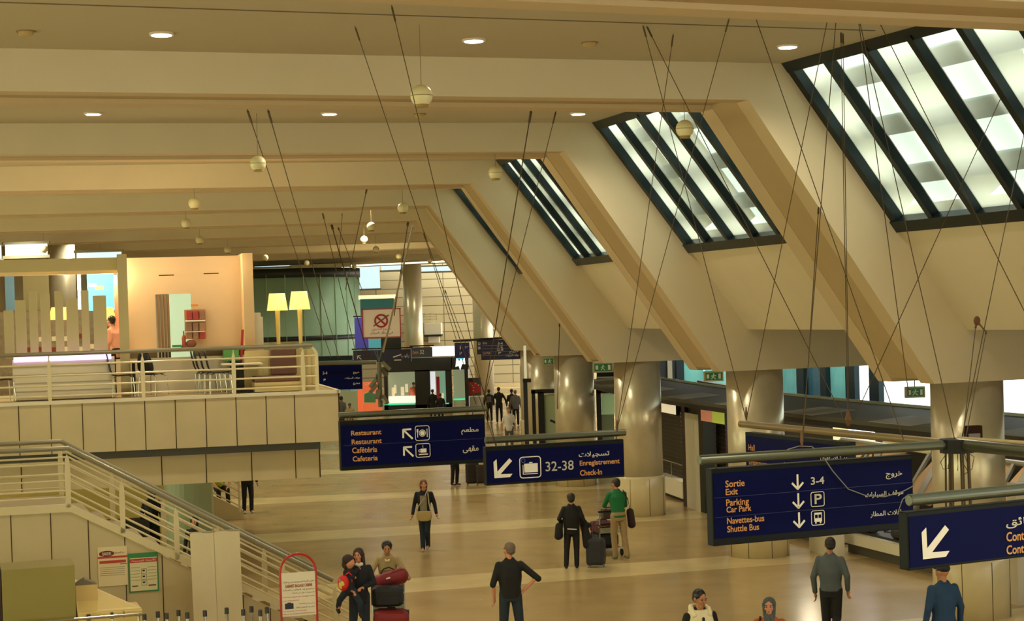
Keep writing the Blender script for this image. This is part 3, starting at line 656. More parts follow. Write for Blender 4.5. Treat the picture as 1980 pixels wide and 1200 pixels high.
for i in range(ns):
    u0 = uf*i/ns; z1 = zl*(1-(i+1)/ns); mb.fb(SF, u0, u0+uf/ns+.02, .1, SWd, max(0, z1-.2), z1)
o = struct(mb, 'floor_stair', mat('stair_tread', '9a8a64', .6), 'steps and landing of the near staircase')
for nm, v in (('near', -.04), ('far', SWd)):
    root = empty('stair_railing', SF.w(.2, v, zl), 'cream railing on the %s side of the lower staircase' % nm, 'railing')
    H = SF.Z(130, 856 if v < 0 else 852, v)-zl if v < 0 else SF.Z(130, 866, -.04)-zl
    H = .96
    ue = SF.U(643, 1108, -.04)
    mb = MB(); mb.tube([SF.w(-4, v, zl+H), SF.w(0, v, zl+H), SF.w(ue, v, zl+slope*ue+H)], .045, 10); mb.build('handrail', HANDR, root)
    for f in (.12, .24, .42, .54, .72, .84) if v < 0 else (.12, .36, .6, .84):
        mb = MB(); mb.tube([SF.w(-4, v, zl+H*f), SF.w(0, v, zl+H*f), SF.w(ue+.33, v, zl+slope*(ue+.33)+H*f)], .017, 8); mb.build('rail', RAILM, root)
    for x, y in ((131, 930), (236, 970), (341, 1020), (452, 1070), (547, 1120), (648, 1160)):
        u = SF.U(x, y, -.04) - (0 if v < 0 else .0); zz = zl+slope*max(u, 0); mb = MB()
        mb.prism([SF.w(u-.04, v-.02, zz-.06), SF.w(u+.04, v-.02, zz-.06), SF.w(u+.05, v-.02, zz+.5*H), SF.w(u+.035, v-.02, zz+.8*H), SF.w(u, v-.02, zz+.9*H), SF.w(u-.035, v-.02, zz+.8*H), SF.w(u-.05, v-.02, zz+.5*H)], SF.n*.05); mb.build('post', RAILM, root)
# ------------------------------------------------------------------ far staircase seen under the deck
q = atz(478, 1003, 0); BF = Fr(q, ang=P0+inv(q)[1]*DP); sl2 = (BF.Z(392, 950)-BF.Z(475, 990))/(BF.U(392, 950)-BF.U(475, 990)); uw = BF.U(394, 960); zw = BF.Z(394, 948)
mb = MB(); z_e = .25; mb.prism([BF.w(-5, 0, 0), BF.w(-.1, 0, 0), BF.w(-.1, 0, z_e), BF.w(-5, 0, z_e+sl2*-4.9)], BF.n*.2)
struct(mb, 'wall_far_stair', PANEL, 'low stone side wall of the far staircase')
mb = MB()
for i in range(10): u0 = -.2-.32*i; mb.fb(BF, u0-.34, u0, .2, 2.2, 0, .17*(i+1))
struct(mb, 'floor_far_stair', mat('stair_tread', '9a8a64', .6), 'steps of the far staircase')
root = empty('far_stair_railing', BF.w(-.5, 0, .3), 'cream railing on the far staircase under the deck', 'railing')
for h in (.1, .3, .5, .7, .95):
    mb = MB(); mb.tube([BF.w(-4, 0, z_e+sl2*-3.9+h), BF.w(-.15, 0, z_e+h)], .02 if h < .9 else .035, 6); mb.build('rail', RAILM, root)
for u in (-.2, -1.25, -2.3): mb = MB(); mb.bar(BF.w(u, 0, z_e+sl2*(u+.1)-.1), BF.w(u, 0, z_e+sl2*(u+.1)+.95), .06, .06); mb.build('post', RAILM, root)
# ------------------------------------------------------------------ check-in side: facade, canopy, shutters, counters
def cyl_px(x, y, R):
    P = atcyl(x, y, R); return inv(P)[1], float(P[2])
def arc(mb, r0, r1, k0, k1, z0, z1, n=None):
    kslab(mb, [(r0, z0), (r1, z0), (r1, z1), (r0, z1)], k0, k1, n or max(1, int(abs(k1-k0)*6)+1)); return mb
RF = 117.2
SKYP = mat('bright_outdoor_glass', 'e8f6f4', .2, emit='eafaf8', es=1.25); TEALP = mat('teal_glass', '5f9a94', .15, noise=.45, scale=1.2, emit='4f8f88', es=.22); DKGL = mat('dark_glass', '2c4a52', .12, emit='32606c', es=.14)
ks = [(1503, 1512, 0), (1512, 1549, 2), (1549, 1563, 0), (1563, 1595, 3), (1595, 1606, 0), (1606, 1644, 2), (1644, 1662, 0), (1662, 1690, 1), (1690, 1709, 0), (1709, 1795, 1), (1795, 1925, 1), (1925, 1940, 0), (1940, 1995, 1)]
wn = None
z0, z1 = 2.3, 5.0
fr_k = []
for i, (xa, xb, t) in enumerate(sorted(ks)):
    ka, kb = cyl_px(xa, 740, RF)[0], cyl_px(xb, 740, RF)[0]
    if t == 0:
        o = struct(arc(MB(), RF-.1, RF+.15, kb, ka, 0, z1, 1), 'trim_%d' % (20+i), DARKF, 'dark post of the glass facade')
    else:
        wn = empty('window_%d' % (20+i), pol(RF, (ka+kb)/2, z0), 'tall facade window behind the check-in canopy'); wn['kind'] = 'structure'
        arc(MB(), RF-.03, RF, kb, ka, z0, z1).build('pane', (None, SKYP, TEALP, DKGL)[t], wn)
        arc(MB(), RF-.06, RF+.06, kb, ka, z0-.12, z0).build('window_sill', WPAINT, wn)
struct(arc(MB(), RF-.3, RF, -1, 6.5, 0, z0-.1), 'wall_facade', mat('facade_dark', '3c3a30', .7), 'dark low wall of the glass facade')
XF = Fr(pol(120, 5.0)); m_ = lambda x0, y0, x1, y1, v=0., d=.1: (XF.U(x0, (y0+y1)/2, v), XF.U(x1, (y0+y1)/2, v), v, v+d, XF.Z((x0+x1)/2, y1, v), XF.Z((x0+x1)/2, y0, v))
struct(MB().fb(XF, *m_(1262, 688, 1420, 800, .2)), 'wall_cross', mat('dark_cross', '1c2622', .5), 'dark cross wall beyond the check-in canopy')
wn = empty('window_50', XF.w(0, 0, 3), 'teal glazed panel in the cross wall beyond the canopy'); wn['kind'] = 'structure'
MB().fb(XF, *m_(1322, 690, 1420, 770, .1, .05)).build('pane', TEALP, wn)
for a_ in ((1291, 690, 1300, 752), (1308, 690, 1323, 752), (1360, 712, 1363, 735), (1372, 748, 1380, 762)): MB().fb(XF, *m_(*a_, .0, .05)).build('window_frame', GREYP if a_[0] < 1300 else DARKF if a_[0] < 1350 else mat('pale_teal', 'a8d8c0', .3, emit='90c8b0', es=.5), wn)
struct(arc(MB(), RF-.3, RF, -1, 8, z1, z1+1.2), 'wall_facade_top', BLACK, 'dark band above the facade windows')
# canopy
root = empty('checkin_canopy', pol(121, 2.4, 2.9), 'long curved dark canopy over the check-in counters', 'canopy')
mb = MB(); kslab(mb, [(122.9, 2.98), (122.9, 3.08), (121.1, 3.2), (120.9, 3.2), (120.9, 3.05), (122.6, 2.98)], .4, 4.6, 24); mb.build('roof', CAN, root)
arc(MB(), 120.88, 120.93, .4, 4.6, 3.2, 3.26, 24).build('back_edge', mat('edge_pale', 'b8c0b4', .5), root)
arc(MB(), 122.7, 122.86, .4, 4.6, 2.86, 3.0, 24).build('fascia', CAND, root)
for k in np.arange(.5, 4.6, .5): mb = MB(); kslab(mb, [(122.95, 3.085), (121.9, 3.155), (121.9, 3.145), (122.95, 3.075)], k, k+.2, 2); mb.build('roof_strip', mat('canopy_light', '9c9d92', .5), root)
struct(arc(MB(), 118.9, 119.1, .2, 4.6, 0, 2.98, 24), 'wall_checkin', mat('checkin_back', '403a2c', .8), 'dark wall behind the check-in counters')
# wall above canopy back edge
def kx(x, y, R=122.5): return cyl_px(x, y, R)[0]
SHUT = mat('shutter_brown', '2a2218', .5, noise=.3, scale=2.)
# blocks along the front line (px x ranges at y~880)
def front(name, xa, xb, zlo, zhi, m, label, cat, R=122.4, d=.35, kind=None):
    a, b = kx(xa, 880, R), kx(xb, 880, R); mb = arc(MB(), R-d, R, b, a, zlo, zhi, 2)
    o = mb.build(name, m); tag(o, label, cat, kind=kind); return o
def shutter(xa, xb, label):
    a, b = kx(xa, 880, 121.9), kx(xb, 880, 121.9); root = empty('roller_shutter', pol(121.9, (a+b)/2, 0), label, 'shutter')
    arc(MB(), 121.8, 121.9, b, a, .0, 2.55, 2).build('curtain', SHUT, root)
    mb = MB()
    for z in np.arange(.3, 2.5, .12): arc(mb, 121.9, 121.915, b, a, z, z+.03, 2)
    mb.build('slat_ridge', mat('shutter_ridge', '40362a', .5), root)
shutter(1277, 1319, 'dark closed roller shutter under the whitish lit panel'); shutter(1357, 1404, 'dark closed roller shutter under the red and green lit advert')
front('post', 1319, 1326, 0, 2.9, mat('maroon_post', '2a1410', .5), 'dark maroon post left of the cream pilaster', 'post')
front('pilaster', 1326, 1352, 0, 2.62, WPAINT, 'cream pilaster panel between two shutters', 'pilaster', d=.5)
front('post', 1352, 1361, 0, 2.9, mat('blackgreen_post', '14201c', .5), 'black-green post right of the cream pilaster', 'post')
front('wall_cabinet', 1306, 1356, 2.6, 2.92, CAND, 'dark fascia box over the cream pilaster', 'cabinet', R=122.3)
for xa, xb, y0, y1, lab, c, em, es in ((1277, 1306, 770, 797, 'small whitish lit advert panel under the canopy', 'e8dcb8', 'f0e0b8', .9), (1355, 1400, 784, 814, 'red and green lit advert panel under the canopy', 'b08868', 'd8a070', .75)):
    R = 122.5; a, b = cyl_px(xa, (y0+y1)/2, R)[0], cyl_px(xb, (y0+y1)/2, R)[0]; zt_, zb_ = cyl_px(xa, y0, R)[1], cyl_px(xa, y1, R)[1]
    root = empty('advert_panel', pol(R, (a+b)/2, zb_), lab, 'advert'); arc(MB(), R-.12, R-.01, b, a, zb_, zt_, 1).build('case', BLACK, root)
    mid = (a+b)/2
    arc(MB(), R-.01, R, b if es > .8 else mid, a, zb_+.02, zt_-.02, 1).build('lit_face', mat('ad_'+lab[:4].strip(), c, emit='e8dcb8' if es > .8 else 'b86a50', es=es*.7), root)
    if es < .8: arc(MB(), R-.01, R, b, mid, zb_+.02, zt_-.02, 1).build('lit_face', mat('ad_green', 'a8b050', emit='a0b040', es=.5), root)
    arc(MB(), R, R+.01, b, a, zt_-.07, zt_-.02, 1).build('light_strip', mat('ad_glow', 'ffffff', emit='fff4d8', es=1.6), root)
# white low counters with railing left of D3
def counter(xa, xb, label, rail=True, zc=.55, mats=None):
    R = 122.2; a, b = kx(xa, 950, R), kx(xb, 950, R); root = empty('low_counter', pol(R, (a+b)/2, 0), label, 'counter')
    arc(MB(), R-.6, R, b, a, .1, zc, 2).build('front', WPAINT, root); arc(MB(), R-.6, R-.06, b, a, 0, .1, 2).build('plinth', BLACK, root)
    if rail:
        mb = MB(); mb.tube([pol(R-.1, b, zc+.45), pol(R-.1, a, zc+.45)], .02, 6)
        for t in (0, .5, 1): mb.tube([pol(R-.1, b+(a-b)*t, zc), pol(R-.1, b+(a-b)*t, zc+.45)], .015, 6)
        mb.build('rail', CHROME, root)
counter(1270, 1319, 'cream low counter with thin rail, left of the maroon post', zc=.58); counter(1361, 1402, 'cream low counter with thin rail behind the left end of the exit sign', zc=.58)
# baggage belt line behind columns at right: plinth, belt, rollers, tilted frames and boards
BELT = mat('belt_black', '1d1c18', .5); FRM = mat('frame_grey', '958e74', .45, .3, noise=.1); BRD = mat('board_tan', 'b08850', .6, noise=.15, scale=2)
def beltunit(ka, kb, label, n):
    root = empty('baggage_belt', pol(121.6, (ka+kb)/2, 0), label, 'baggage belt')
    arc(MB(), 121.2, 122.2, ka, kb, .22, .45, 5).build('front_panel', WPAINT, root); arc(MB(), 121.0, 122.1, ka, kb, 0, .22, 5).build('plinth', mat('plinth_grey', '4c4838', .6), root)
    arc(MB(), 120.6, 122.0, ka, kb, .45, .5, 5).build('belt', BELT, root)
    mb = MB()
    for i in range(n):
        k = ka+(kb-ka)*(i+.5)/n; mb.tube([pol(121.9, k, .62), pol(121.9, k+.09, .62)], .13, 12)
    mb.build('roller', BELT, root)
    mb = MB(); mb.tube([pol(121.95, ka, .8), pol(121.95, kb, .8)], .06, 8)
    mb.build('guard_rail', LIP, root)
    for i in range(n):
        k = ka+(kb-ka)*(i+.2)/n; mb = MB(); mb.bar(pol(121.6, k, .5), pol(119.9, k+.12, 2.05), .14, .12); mb.bar(pol(121.6, k+.07, .5), pol(119.9, k+.19, 2.05), .06, .1); mb.build('frame', FRM, root)
        mb = MB(); mb.prism([pol(120.9, k-.02, 1.1), pol(120.9, k+.72*(kb-ka)/n, 1.1), pol(119.9, k+.72*(kb-ka)/n, 2.0), pol(119.9, k-.02, 2.0)], (0, 0, .05)); mb.build('board', BRD, root)
    mb = MB(); mb.tube([pol(119.9, ka, 2.1), pol(119.9, kb, 2.1)], .06, 8); mb.build('top_rail', FRM, root)
beltunit(1.2, 2.02, 'baggage belt with tilted frames between the two nearest columns', 4); beltunit(.3, 1.15, 'baggage belt with tilted frames at the right picture edge', 4)
beltunit(2.15, 2.6, 'baggage belt with tilted frames behind the second column', 2)
front('pilaster', 1560, 1600, 0, 1.3, WPAINT, 'cream pilaster behind the man in the grey jacket', 'pilaster', R=122.8)
front('pilaster', 1945, 1962, 0, 2.2, WPAINT, 'narrow cream pilaster at the right edge by the nearest column', 'pilaster', R=122.8); front('post', 1940, 1950, 0, 1.0, BLACK, 'short dark post right of the nearest column base', 'post', R=121.6)
# lit booths below canopy
for xa, xb, y0, y1, lab in ((1610, 1688, 817, 856, 'bright lit opening under the canopy left of the tube light'), (1706, 1795, 823, 860, 'cream lit panel under the canopy right of the gap')):
    R = 119.4; a, b = cyl_px(xa, y0, R)[0], cyl_px(xb, y0, R)[0]; zz0, zz1 = cyl_px(xa, y1+4, R)[1], cyl_px(xa, y0, R)[1]
    o = arc(MB(), R-.05, R, b, a, zz0, zz1, 2).build('backlit_panel', mat('booth_lit', 'f0e4a8', emit='f0e4a8', es=.95) if xa == 1610 else mat('booth_cream', 'b8a870', .6, emit='c8b878', es=.3)); tag(o, lab, 'light panel')
mb = MB(); mb.tube([atcyl(1742, 828, 120.6), atcyl(1797, 834, 120.6)], .07, 10); o = mb.build('tube_light', mat('tube_white', 'ffffff', emit='fff2ff', es=3.5)); tag(o, 'bright white tube lamp under the canopy beside the column', 'light')
a = atcyl(1645, 826, 119.6); mb = MB(); mb.tube([a, atcyl(1686, 832, 119.6)], .09, 10); o = mb.build('tube_light', MT['tube_white']); tag(o, 'short white tube lamp in the lit opening under the canopy', 'light')
for k in (1.5, 2.4, 3.3):
    l = bpy.data.lights.new('canopy_lamp', 'POINT'); l.energy = 70*LAMP; l.color = (1, .85, .6); l.shadow_soft_size = .1; o = bpy.data.objects.new('canopy_lamp', l); COL.objects.link(o); o.location = tuple(pol(121.6, k, 2.85))
#
# exit signs
EG = mat('exit_green', '1f5a2c', .4, emit='2c7a3c', es=.18)
def exitsign(x, y, Y, lab, w=.5, h=.26):
    P = aty(x, y, Y); f = Fr(P, ang=.0); u, z = f.px(x, y); root = empty('exit_sign', [P[0], P[1], z-h/2], lab, 'exit sign', None)
    MB().fb(f, -w/2, w/2, 0, .12, z-h/2, z+h/2).build('case', mat('exit_case', 'b8b48c', .5), root)
    MB().fb(f, -w*.42, w*.42, -.01, 0, z-h*.36, z+h*.36).build('face', EG, root)
    mb = MB()  # running figure, arrow and door
    mb.fb(f, -w*.36, -w*.24, -.014, -.01, z-h*.2, z+h*.2); mb.fb(f, w*.24, w*.36, -.014, -.01, z-h*.25, z+h*.25)
    mb.ell(f.w(.0, -.012, z+h*.2), h*.07, .004, h*.07, 8, 6); mb.bar(f.w(0, -.012, z+h*.13), f.w(-.02, -.012, z-h*.05), .005, .03)
    for q in ((.06, .05), (-.07, .02)): mb.bar(f.w(-.01, -.012, z+h*.05), f.w(q[0], -.012, z+q[1]*h), .005, .018)
    for q in (.05, -.06): mb.bar(f.w(-.02, -.012, z-h*.05), f.w(q, -.012, z-h*.27), .005, .02)
    mb.build('pictogram', WHITE, root)
    mb = MB(); mb.bar(f.w(0, .06, z+h/2), f.w(0, .06, ZT+.0), .02, .02); mb.build('hanger', GREYP, root)
exitsign(1063, 698, 62, 'green exit sign left of the fourth column from the right'); exitsign(1166, 710, 54, 'green exit sign between two columns above the glass door', .62, .3)
exitsign(1380, 727, 46, 'green exit sign left of the second column'); exitsign(1770, 758, 38.5, 'green exit sign against the bright window left of nearest column', .42, .24)
# speaker box on hub, dark gate posts and glass cabinets by the fourth column
def ybox(mb, x0, y0, x1, y1, Y, d, z0=None):
    a, b = aty(x0, (y0+y1)/2, Y), aty(x1, (y0+y1)/2, Y); zt_, zb_ = aty((x0+x1)/2, y0, Y)[2], aty((x0+x1)/2, y1, Y)[2]
    mb.box(a[0], b[0], Y, Y+d, zb_ if z0 is None else z0, zt_); return mb
root = empty('gate_post', aty(1018, 800, 60), 'dark slim post with a short arm at the far left of the columns', 'post')
ybox(MB(), 1013, 735, 1021, 840, 60, .2, 0).build('pole', mat('gate_blue', '1c2530', .4), root); ybox(MB(), 1011, 732, 1027, 739, 59.8, .3).build('arm', BLACK, root)
root = empty('glass_cabinet', aty(1055, 800, 60), 'dark framed glass cabinet left of the fourth column', 'cabinet')
for x0, y0, x1, y1, d in ((1029, 755, 1036, 840, .3), (1041, 758, 1053, 840, .3), (1027, 753, 1079, 760, .5), (1098, 760, 1100, 840, .2)): ybox(MB(), x0, y0, x1, y1, 60, d, 0 if y1 == 840 else None).build('frame', BLACK, root)
ybox(MB(), 1053, 763, 1079, 840, 60.1, .05, 0).build('pane', mat('pale_green_pane', 'a8b890', .3), root)
ybox(MB(), 1039, 745, 1045, 752, 59.9, .1).build('lamp', WHITE, root)
ybox(MB(), 1013, 668, 1018, 732, 60.3, .2).build('light_bar', mat('bar_pale', 'e0dcb8', emit='e0dcb8', es=.5), root)
root = empty('glass_door', aty(1170, 800, 62), 'green glass door with black frame between two columns', 'door')
ybox(MB(), 1154, 712, 1188, 728, 62, .2).build('head_panel', BLACK, root); ybox(MB(), 1154, 728, 1188, 731, 61.9, .3).build('bar', WPAINT, root); ybox(MB(), 1154, 731, 1188, 737, 62, .2).build('head_panel', BLACK, root)
ybox(MB(), 1154, 737, 1188, 751, 62, .1).build('pane', mat('deep_green_pane', '4c7258', .3), root); ybox(MB(), 1154, 750, 1188, 753, 61.9, .3).build('bar', LIP, root)
ybox(MB(), 1154, 753, 1163, 840, 62, .2, 0).build('frame', BLACK, root); ybox(MB(), 1154, 753, 1188, 760, 62, .2).build('frame', BLACK, root)
ybox(MB(), 1163, 760, 1188, 801, 62.1, .05).build('pane', mat('mint_pane', 'b2cf9a', .4, emit='a8c890', es=.15), root); ybox(MB(), 1163, 801, 1188, 860, 62.1, .05, 0).build('lower_pane', mat('grey_green_pane', '7e8c66', .4), root)
o = ybox(MB(), 1078, 683, 1081, 760, 59.2, .1).build('light_bar', mat('bar_glow', 'fffce0', emit='f4f8c8', es=1.1)); tag(o, 'thin glowing vertical bar left of the fourth column', 'light')
o = ybox(MB(), 1017, 680, 1150, 860, 70, .1, 0).build('wall_side_far', mat('far_side_wall', 'a8a078', .6)); o['kind'] = 'structure'; o['category'] = 'structure'; o['label'] = 'pale far side wall behind the fourth column'
root = empty('camera_on_column', aty(1076, 825, 57.5), 'small dark scanner arm in front of the fourth column', 'scanner')
mb = MB(); mb.bar(aty(1064, 812, 57.5), aty(1082, 820, 57.5), .2, .07); mb.build('head', BLACK, root); mb = MB(); mb.bar(aty(1078, 818, 57.5), aty(1088, 845, 57.5), .12, .12); mb.build('arm', BLACK, root)
# ------------------------------------------------------------------ far shop and its signs
DK = mat('shop_black', '0f1210', .35)
root = empty('black_shop', aty(825, 790, 100), 'black shop kiosk with lit display windows at the hall end', 'shop')
Y = 100
ybox(MB(), 743, 692, 872, 718, Y, 4).build('fascia', DK, root)
for x0, x1 in ((743, 750), (803, 832), (862, 874)): ybox(MB(), x0, 715, x1, 795, Y, .5, 0).build('pier', DK, root)
ybox(MB(), 743, 782, 874, 797, Y, .8, 0).build('base', mat('shop_base', '14201a', .4), root)
ybox(MB(), 743, 779, 803, 782, Y-.05, .1).build('neon_strip', mat('neon_green', '40f0b0', emit='3cd8a0', es=.9), root); ybox(MB(), 838, 779, 868, 781, Y-.05, .1).build('neon_strip', MT['neon_green'], root)
ybox(MB(), 743, 715, 874, 790, Y+3.5, .1).build('back_wall', mat('shop_back', 'b8c0a0', .6, emit='b0b890', es=.4), root)
ybox(MB(), 748, 766, 803, 779, Y+.4, .6).build('display_shelf', mat('display_white', 'f8f0e0', emit='f8f0dc', es=.9), root)
ybox(MB(), 844, 728, 850, 770, Y+1, .2).build('display_panel', mat('shop_red', '8a1420', emit='8a1420', es=.4), root); ybox(MB(), 832, 718, 842, 775, Y+1, .2).build('display_panel', mat('shop_white', 'f0f0f0', emit='e8eef0', es=.8), root); ybox(MB(), 850, 718, 862, 775, Y+1.3, .2).build('display_panel', mat('shop_mint', '88b898', emit='88b898', es=.5), root)
ybox(MB(), 874, 690, 906, 714, Y+.3, 3.5).build('side_fascia', DK, root); ybox(MB(), 899, 712, 906, 795, Y+.3, 3.5, 0).build('pier', DK, root)
ybox(MB(), 877, 714, 899, 770, Y+2, .1).build('side_window', mat('shop_side', 'a8b088', emit='a8b088', es=.45), root); ybox(MB(), 877, 772, 899, 795, Y+.5, .1, 0).build('side_counter', WPAINT, root); ybox(MB(), 877, 770, 899, 773, Y+.4, .1).build('neon_strip', MT['neon_green'], root)
f = Fr(aty(890, 700, Y+.2), ang=0.); pg = [(-.28, -.25), (-.1, -.2), (-.02, -.45), (.1, -.1), (.28, -.12), (.25, .3), (.12, .05), (.05, .35), (-.05, .05), (-.2, .3)]
zc = aty(890, 700, Y+.2)[2]; poly(root, f, [(u, zc+z) for u, z in pg], mat('logo_white', 'ffffff', emit='ffffff', es=.9), 'emblem'); ybox(MB(), 884, 688, 896, 694, Y+.15, .02).build('emblem', mat('logo_cyan', '60c8d0', emit='58c8d8', es=.8), root)
for x, y, w in ((760, 757, 5), (764, 752, 4), (778, 756, 6), (786, 750, 5), (841, 766, 3), (856, 768, 4)):
    o = ybox(MB(), x-w/2, y-8, x+w/2, y+8, Y+.5, .2).build('display_box', mat('disp_box', 'f0dcb0', emit='f0dcb0', es=.6)); tag(o, 'small lit box on display in the black shop', 'box', 'boxes on display in the black shop')
def hboard(x0, y0, x1, y1, Y, m, label, name='hanging_sign', cat='sign', rows=(), d=.15, top=None):
    root = empty(name, aty((x0+x1)/2, y1, Y), label, cat); ybox(MB(), x0, y0, x1, y1, Y, d).build('panel', m, root)
    if top: ybox(MB(), x0-3, y0-4, x1+3, y0-1.5, Y, .1).build('bar', BLACK, root)
    f = Fr(np.array([0, Y, 0]), ang=0.)
    for t, a, b, c, e, mm in rows: pxtext(root, f, t, a, b, c, e, mm, 0., -.02)
    return root, f
hboard(832, 669, 879, 688, 98, mat('lightbox_white', 'ffffff', emit='fffdf4', es=1.5), 'blank white glowing lightbox above the black shop', 'light_box', 'light box')
r, f = hboard(795, 671, 836, 690, 97, mat('sign_greyblue', '3a4456', .4), 'grey-blue hanging sign left of the white lightbox', top=1, rows=[('32', 812, 676, 820, 684, WHITE), ('Check-In', 798, 678, 809, 684, ORANGE)])
r, f = hboard(879, 662, 908, 692, 97.5, mat('sign_blue2', '1c2470', .3), 'deep blue hanging sign right of the white lightbox', top=1, rows=[('i', 889, 668, 891, 675, WHITE), ('P', 889, 680, 893, 686, WHITE), (ar('خروج'), 899, 668, 906, 673, WHITE)])
r, f = hboard(922, 658, 930, 685, 74, mat('sign_navy', '1a1f4a', .3), 'narrow dark blue board beside the wide directory board', top=0, rows=[('32', 924, 662, 929, 667, WHITE), ('38', 924, 670, 929, 675, WHITE)])
r, f = hboard(930, 656, 1006, 695, 72, MT['sign_navy'], 'wide dark blue directory board with small white lines', top=1, rows=[('3-4', 963, 661, 972, 666, WHITE), ('1-2', 963, 667, 972, 672, WHITE), ('32-38', 961, 673, 973, 678, WHITE), ('P', 964, 680, 969, 684, WHITE), (ar('موقف السيارات'), 978, 684, 1003, 690, WHITE), ('Exit', 934, 661, 942, 665, ORANGE), ('Car Park', 934, 680, 948, 685, ORANGE), (ar('خروج'), 985, 678, 1003, 683, WHITE)])
mb = MB()
for y in (667, 673, 679, 686): ybox(mb, 932, y, 1004, y+.5, 71.97, .03)
mb.build('divider', mat('line_grey', '8a92b0', .5), r)
mb = MB(); mb.tube([aty(876, 659, 72), aty(1008, 651, 72)], .05, 6); o = mb.build('sign_pipe', BLACK); tag(o, 'thin dark pipe carrying the far directory board', 'pipe')
r, f = hboard(683, 676, 795, 700, 88, MT['sign_navy'], 'long dark blue sign with up-left arrow above the far shops', top=1, rows=[(ar('ركوب'), 776, 684, 791, 692, WHITE), ('Embarquement', 703, 684, 722, 688, mat('sign_maroon', '6a3030', .5)), ('Boarding', 703, 690, 718, 694, MT['sign_maroon'])])
u, z = f.px(695, 691, 0); arrow(r, f, u, z, .13, 135, v=-.03); u, z = f.px(768, 690, 0); mb = MB(); mb.bar(f.w(u-.2, -.02, z), f.w(u+.2, -.02, z+.12), .01, .05); mb.fb(f, u-.15, u+.2, -.02, -.01, z-.17, z-.12); mb.build('pictogram', WHITE, r)
# blue sign behind the deck rail
r, f = hboard(616, 697, 700, 753, 60, BLUE, 'large blue exit and parking sign behind the deck railing corner', top=0, rows=[('3-4', 624, 718, 633, 724, WHITE), (ar('خروج'), 683, 718, 695, 723, WHITE), (ar('موقف السيارات'), 667, 729, 696, 733, WHITE), (ar('مخرج'), 683, 739, 696, 744, WHITE), ('P', 626, 732, 630, 736, WHITE)])
ybox(MB(), 600, 688, 682, 697, 60, .2).build('top_bar', DARKF, r); mb = MB(); mb.tube([aty(590, 703, 59.5), aty(728, 700, 59.5)], .07, 8); mb.build('pipe', PIPE, r)
# no smoking board and boards behind it
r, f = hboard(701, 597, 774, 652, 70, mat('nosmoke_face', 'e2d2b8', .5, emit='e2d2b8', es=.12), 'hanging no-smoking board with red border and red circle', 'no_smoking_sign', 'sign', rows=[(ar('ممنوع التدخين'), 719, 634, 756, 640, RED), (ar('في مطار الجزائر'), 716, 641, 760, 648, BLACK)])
mb = MB()
for x0, y0, x1, y1 in ((700, 596, 775, 598), (700, 651, 775, 653.5), (700, 596, 702, 653), (773, 596, 775, 653)): ybox(mb, x0, y0, x1, y1, 69.95, .1)
mb.build('border', mat('border_red', 'b03434', .5), r)
u, z = f.px(737, 620, 0); mb = MB(); ringshape(mb, f, u, z, .2, .27, -.03); a = (f.w(u-.17, -.03, z+.17), f.w(u+.17, -.03, z-.17)); mb.bar(a[0], a[1], .02, .07); mb.build('prohibition_ring', RED, r)
mb = MB(); mb.bar(f.w(u-.3, -.02, z-.2), f.w(u+.3, -.02, z+.22), .01, .05); mb.build('cigarette', mat('cig_grey', '5c5448', .5), r)
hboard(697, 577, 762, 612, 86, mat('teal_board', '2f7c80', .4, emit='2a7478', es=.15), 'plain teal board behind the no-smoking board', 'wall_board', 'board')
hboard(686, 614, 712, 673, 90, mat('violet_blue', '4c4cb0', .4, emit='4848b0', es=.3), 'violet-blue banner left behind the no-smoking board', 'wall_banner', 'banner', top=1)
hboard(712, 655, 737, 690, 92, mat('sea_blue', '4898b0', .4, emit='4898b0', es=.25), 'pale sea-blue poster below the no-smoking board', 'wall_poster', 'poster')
hboard(737, 652, 776, 690, 91, DK, 'black square panel below the no-smoking board at right', 'wall_panel', 'panel')
hboard(693, 570, 765, 578, 89, mat('cove_glow', 'fff0b8', emit='fff0b0', es=1.1), 'glowing cove light strip above the teal board', 'cove_light', 'light')
l = bpy.data.lights.new('cove_lamp', 'POINT'); l.energy = 260*LAMP; l.color = (1, .85, .5); l.shadow_soft_size = .3; o = bpy.data.objects.new('cove_lamp', l); COL.objects.link(o); o.location = tuple(aty(720, 566, 90))
# orange poster column, red car poster
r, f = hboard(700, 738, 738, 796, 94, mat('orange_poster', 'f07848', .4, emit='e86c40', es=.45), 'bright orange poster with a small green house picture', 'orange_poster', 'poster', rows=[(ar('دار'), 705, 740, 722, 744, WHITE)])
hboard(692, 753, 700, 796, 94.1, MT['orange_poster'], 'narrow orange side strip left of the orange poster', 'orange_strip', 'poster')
zz = [f.px(x, y) for x, y in ((703, 779), (703, 760), (715, 755), (728, 760), (728, 779))]; poly(r, f, zz, mat('house_cream', 'f4ecb0', .5), 'picture', -.02); zz = [f.px(x, y) for x, y in ((704.5, 777.5), (704.5, 761.5), (715, 757), (726.5, 761.5), (726.5, 777.5))]; poly(r, f, zz, mat('house_green', '5f9878', .5), 'picture', -.03)
r, f = hboard(905, 730, 930, 765, 101, mat('poster_dark', '3c3a34', .4), 'dark poster with a shiny red car front', 'car_poster', 'poster')
zz = [f.px(x, y) for x, y in ((905, 762), (905, 739), (912, 737), (922, 740), (929, 748), (930, 758), (920, 759), (912, 763))]; poly(r, f, zz, mat('car_red', 'b01420', .3), 'picture', -.02)
mb = MB()
for x, y in ((910, 742), (913, 745), (919, 741), (925, 744), (915, 755), (915, 749)): ybox(mb, x-1, y-.6, x+1.5, y+.6, 100.96, .01)
mb.build('highlight', WHITE, r)
o = ybox(MB(), 905, 766, 935, 790, 104, 1, 0).build('white_counter', WPAINT); tag(o, 'cream counter below the red car poster', 'counter')
